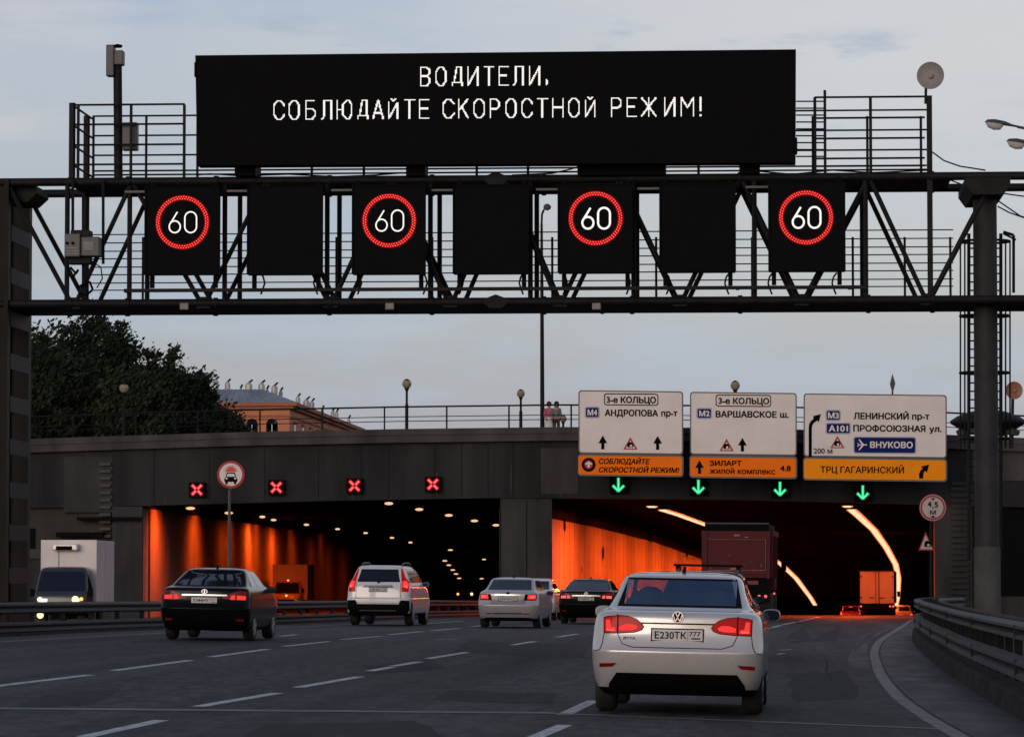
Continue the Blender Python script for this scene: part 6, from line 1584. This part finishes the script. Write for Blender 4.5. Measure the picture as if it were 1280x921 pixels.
# ---- oncoming trucks (front towards the camera, local +y runs back)
def oncoming(px, Y, label, cabm, boxm, wbox, hbox, lbox, lamps, fridge, w=.86, hz=1.0):
    p = P(px, 700, Y)
    zb_ = zroad(p.x, min(Y, 176)) + (.02 if Y > 176 else 0)
    c = thing('box_truck', (p.x, Y, zb_), label, 'truck')
    ww = w - .86
    S = Shell([(a_ * hz, *b_) for a_, *b_ in [(.40, .10, 1.75, w - .06, .15, .1), (.55, .0, 1.8, w, .18, .1), (.95, .02, 1.8, w, .18, .1), (1.12, .10, 1.8, w, .18, .1), (1.20, .22, 1.8, w - .01, .18, .1), (1.60, .50, 1.8, w - .07, .16, .1), (1.88, .72, 1.78, w - .13, .16, .1), (1.96, .85, 1.72, w - .2, .14, .1), (2.0, 1.05, 1.6, w - .4, .1, .1)]], bow=.06)
    S.mesh('cab', cabm, c); F = on_rear(S)
    drape(F, [(-.76 - ww, 1.18 * hz), (.76 + ww, 1.18 * hz), (.68 + ww, 1.84 * hz), (-.68 - ww, 1.84 * hz)], 'windscreen', M_GLASS, c, .006, 12, 8, .01)
    for sg in (-1, 1):
        drape(on_side(S, sg), [(.62, 1.18 * hz), (1.6, 1.18 * hz), (1.6, 1.8 * hz), (.85, 1.8 * hz)], 'side_window', M_GLASS, c, .005, 6, 5, .01)
        q = MB(); q.box((sg * (w + .03), .35, 1.2), (sg * (w + .2), .42, 1.5)); q.beam((sg * (w - .08), .5, 1.4), (sg * (w + .1), .4, 1.4), .03, .03); q.build('mirror', M_BLACK, c, world=False)
        t = drape(F, [(sg * .80, .78 * hz), (sg * .80, .94 * hz), (sg * .50, .93 * hz), (sg * .52, .80 * hz)], 'headlight', M_CHROME, c, .008, 6, 4, .02)
    for (x, z, r, m) in lamps:
        q = MB(); q.lathe([(r * .6, -.05), (r, -.03), (r, 0)], (x, S.rear(x, z) - .01, z), 16, 'y'); q.build('lit_lamp', m, c, world=False)
    drape(F, [(-.5, .62), (.5, .62), (.5, .82), (-.5, .82)], 'grille', M_BLACK, c, .008, 6, 3, .01)
    q = MB(); q.box((-.3, .3, .3), (.3, 1.9 + lbox, .55)); q.build('chassis', M_BLACK, c, world=False)
    q = MB(); q.box((-wbox, 1.95, .78), (wbox, 1.95 + lbox, hbox)); o = q.build('cargo_box', boxm, c, world=False)
    q = MB()
    for sg in (-1, 1):
        q.box((sg * wbox - .03, 1.935, .78), (sg * wbox + .03, 1.99, hbox + .01))
        for k in range(1, 4): q.box((sg * (wbox + .001), 1.95 + lbox * k / 4 - .02, .8), (sg * (wbox + .012), 1.95 + lbox * k / 4 + .02, hbox - .03))
    q.box((-wbox + .032, 1.935, hbox - .03), (wbox - .032, 1.98, hbox + .01)); q.build('box_trim', M_BOXW, o, world=False)
    if fridge:
        q = MB(); q.box((-.62, 1.55, hbox - .42), (.42, 1.93, hbox - .14)); f = q.build('cooling_unit', M_WHITE, c, world=False); mo = f.modifiers.new('edge', 'BEVEL'); mo.width = .06; mo.segments = 3
        q = MB(); q.box((-.45, 1.53, hbox - .40), (.2, 1.548, hbox - .24)); q.build('grille', M_BLACK, f, world=False); q = MB(); q.box((-.42, 1.94, 1.9), (-.39, 1.948, hbox - .43)); q.build('drain_line', M_GREYBOX, f, world=False)
    for y in (.75, 1.95 + lbox * .68):
        for sg in (-1, 1): wheel(c, sg * .74, y, .34, .2, sg, M_GREYBOX)
    return c
oncoming(75, 150, 'white refrigerated box truck with a dark cab and lit headlights, oncoming behind the guardrail', mat('dark_cab_paint', (.02, .022, .027), .35, 0, .2, 3, coat=.3), M_BOXW, 1.10, 3.45, 4.4,
         ((-.80, 1.08, .10, M_HEAD), (.62, 1.08, .14, M_HEAD), (.86, 1.10, .07, M_AMBER), (-.80, .46, .13, M_LOWGLOW)), True, 1.06, 1.19)  # last entry: warm glowing disc, low under the left headlamp
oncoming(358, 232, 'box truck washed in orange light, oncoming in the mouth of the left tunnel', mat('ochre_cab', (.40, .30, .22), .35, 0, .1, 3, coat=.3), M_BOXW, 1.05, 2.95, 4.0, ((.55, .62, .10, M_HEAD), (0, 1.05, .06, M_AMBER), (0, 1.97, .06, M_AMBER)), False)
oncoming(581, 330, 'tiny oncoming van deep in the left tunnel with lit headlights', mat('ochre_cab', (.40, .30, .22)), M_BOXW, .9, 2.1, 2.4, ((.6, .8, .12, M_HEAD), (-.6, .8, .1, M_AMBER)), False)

# ================================================================== PEOPLE ON THE OVERPASS
def skin_mesh(name, verts, edges, radii, m, parent, lv=2):
    me = bpy.data.meshes.new(name); me.from_pydata(verts, edges, []); me.materials.append(m)
    o = bpy.data.objects.new(name, me); COL.objects.link(o)
    mo = o.modifiers.new('skin', 'SKIN'); mo.use_smooth_shade = True
    for i, r in enumerate(radii):
        rr = r if isinstance(r, tuple) else (r, r); me.skin_vertices[0].data[i].radius = rr
    me.skin_vertices[0].data[0].use_root = True
    su = o.modifiers.new('sub', 'SUBSURF'); su.levels = lv; su.render_levels = lv
    dg = bpy.context.evaluated_depsgraph_get(); dg.update()
    m2 = bpy.data.meshes.new_from_object(o.evaluated_get(dg)); o.modifiers.clear(); o.data = m2
    for p in m2.polygons: p.use_smooth = True
    o.parent = parent
    return o
def person(px, Y, zbase, label, topm, legm, hairm, long_hair, skirt, turn):
    p = P(px, 533, Y); t = thing('person', (p.x, Y, zbase), label, 'person'); t.rotation_euler = (0, 0, turn)
    V = [(0, 0, .95), (0, 0, 1.15), (0, .01, 1.38), (0, .0, 1.47), (0, -.01, 1.56), (0, -.015, 1.65),
         (-.17, 0, 1.40), (-.22, .0, 1.12), (-.17, -.12, .92), (-.15, -.17, .85), (.17, 0, 1.40), (.22, 0, 1.12), (.18, -.10, .92), (.16, -.15, .85),
         (-.09, 0, .88), (-.10, -.01, .48), (-.10, .02, .08), (-.10, -.12, .04), (.09, 0, .88), (.10, .02, .48), (.11, .05, .08), (.12, -.09, .04)]
    Eg = [(0, 1), (1, 2), (2, 3), (3, 4), (4, 5), (2, 6), (6, 7), (7, 8), (8, 9), (2, 10), (10, 11), (11, 12), (12, 13), (0, 14), (14, 15), (15, 16), (16, 17), (0, 18), (18, 19), (19, 20), (20, 21)]
    Rd = [(.14, .10), (.12, .09), (.14, .09), .05, (.078, .095), (.07, .08), .055, .042, .034, .03, .055, .042, .034, .03, .08, .052, .036, .03, .08, .052, .036, .03]
    skin_mesh('body', V, Eg, Rd, M_SKIN, t)
    skin_mesh('top', [V[0], V[1], V[2], V[6], V[7], V[10], V[11]] + [(-.20, -.06, 1.0), (.20, -.05, 1.0)], [(0, 1), (1, 2), (2, 3), (3, 4), (4, 7), (2, 5), (5, 6), (6, 8)], [(.165, .125), (.15, .115), (.165, .11), .072, .06, .072, .06, .05, .05], topm, t)
    if skirt:
        q = MB(); q.lathe([(.24, .48), (.21, .7), (.165, .95), (.14, 1.02)], (0, 0, 0), 18); q.build('skirt', legm, t, smooth=True, world=False)
    else:
        skin_mesh('trousers', [V[0], V[14], V[15], V[16], V[18], V[19], V[20]], [(0, 1), (1, 2), (2, 3), (0, 4), (4, 5), (5, 6)], [(.155, .12), .095, .07, .055, .095, .07, .055], legm, t)
    q = MB(); prof = [(.02, 1.77), (.09, 1.745), (.118, 1.67), (.108, 1.57), (.10, 1.45 if long_hair else 1.54), (.06, 1.36 if long_hair else 1.52)]
    rows = [[(r * math.cos(R_(a)), .025 + r * 1.05 * math.sin(R_(a)), z) for a in range(-20, 201, 20)] for r, z in prof]
    q.grid(rows); q.build('hair', hairm, t, smooth=True, world=False)
    q = MB(); q.lathe([(.012, -.03), (.02, 0)], (0, -.105, 1.61), 8, 'y'); q.build('nose', M_SKIN, t, world=False)
zdk = P(690, 533, YF).z - .55
person(686.5, 177.0, zdk, 'person in a pink top and white skirt standing at the overpass railing beside the mast', M_PINK, M_WSK, M_HAIRR, False, True, .3)
person(695.5, 176.9, zdk, 'dark haired person in a grey green jacket standing at the overpass railing', M_GREENJ, M_NAVY, M_HAIR, True, False, -.35)

bpy.data.objects.remove(_fo)
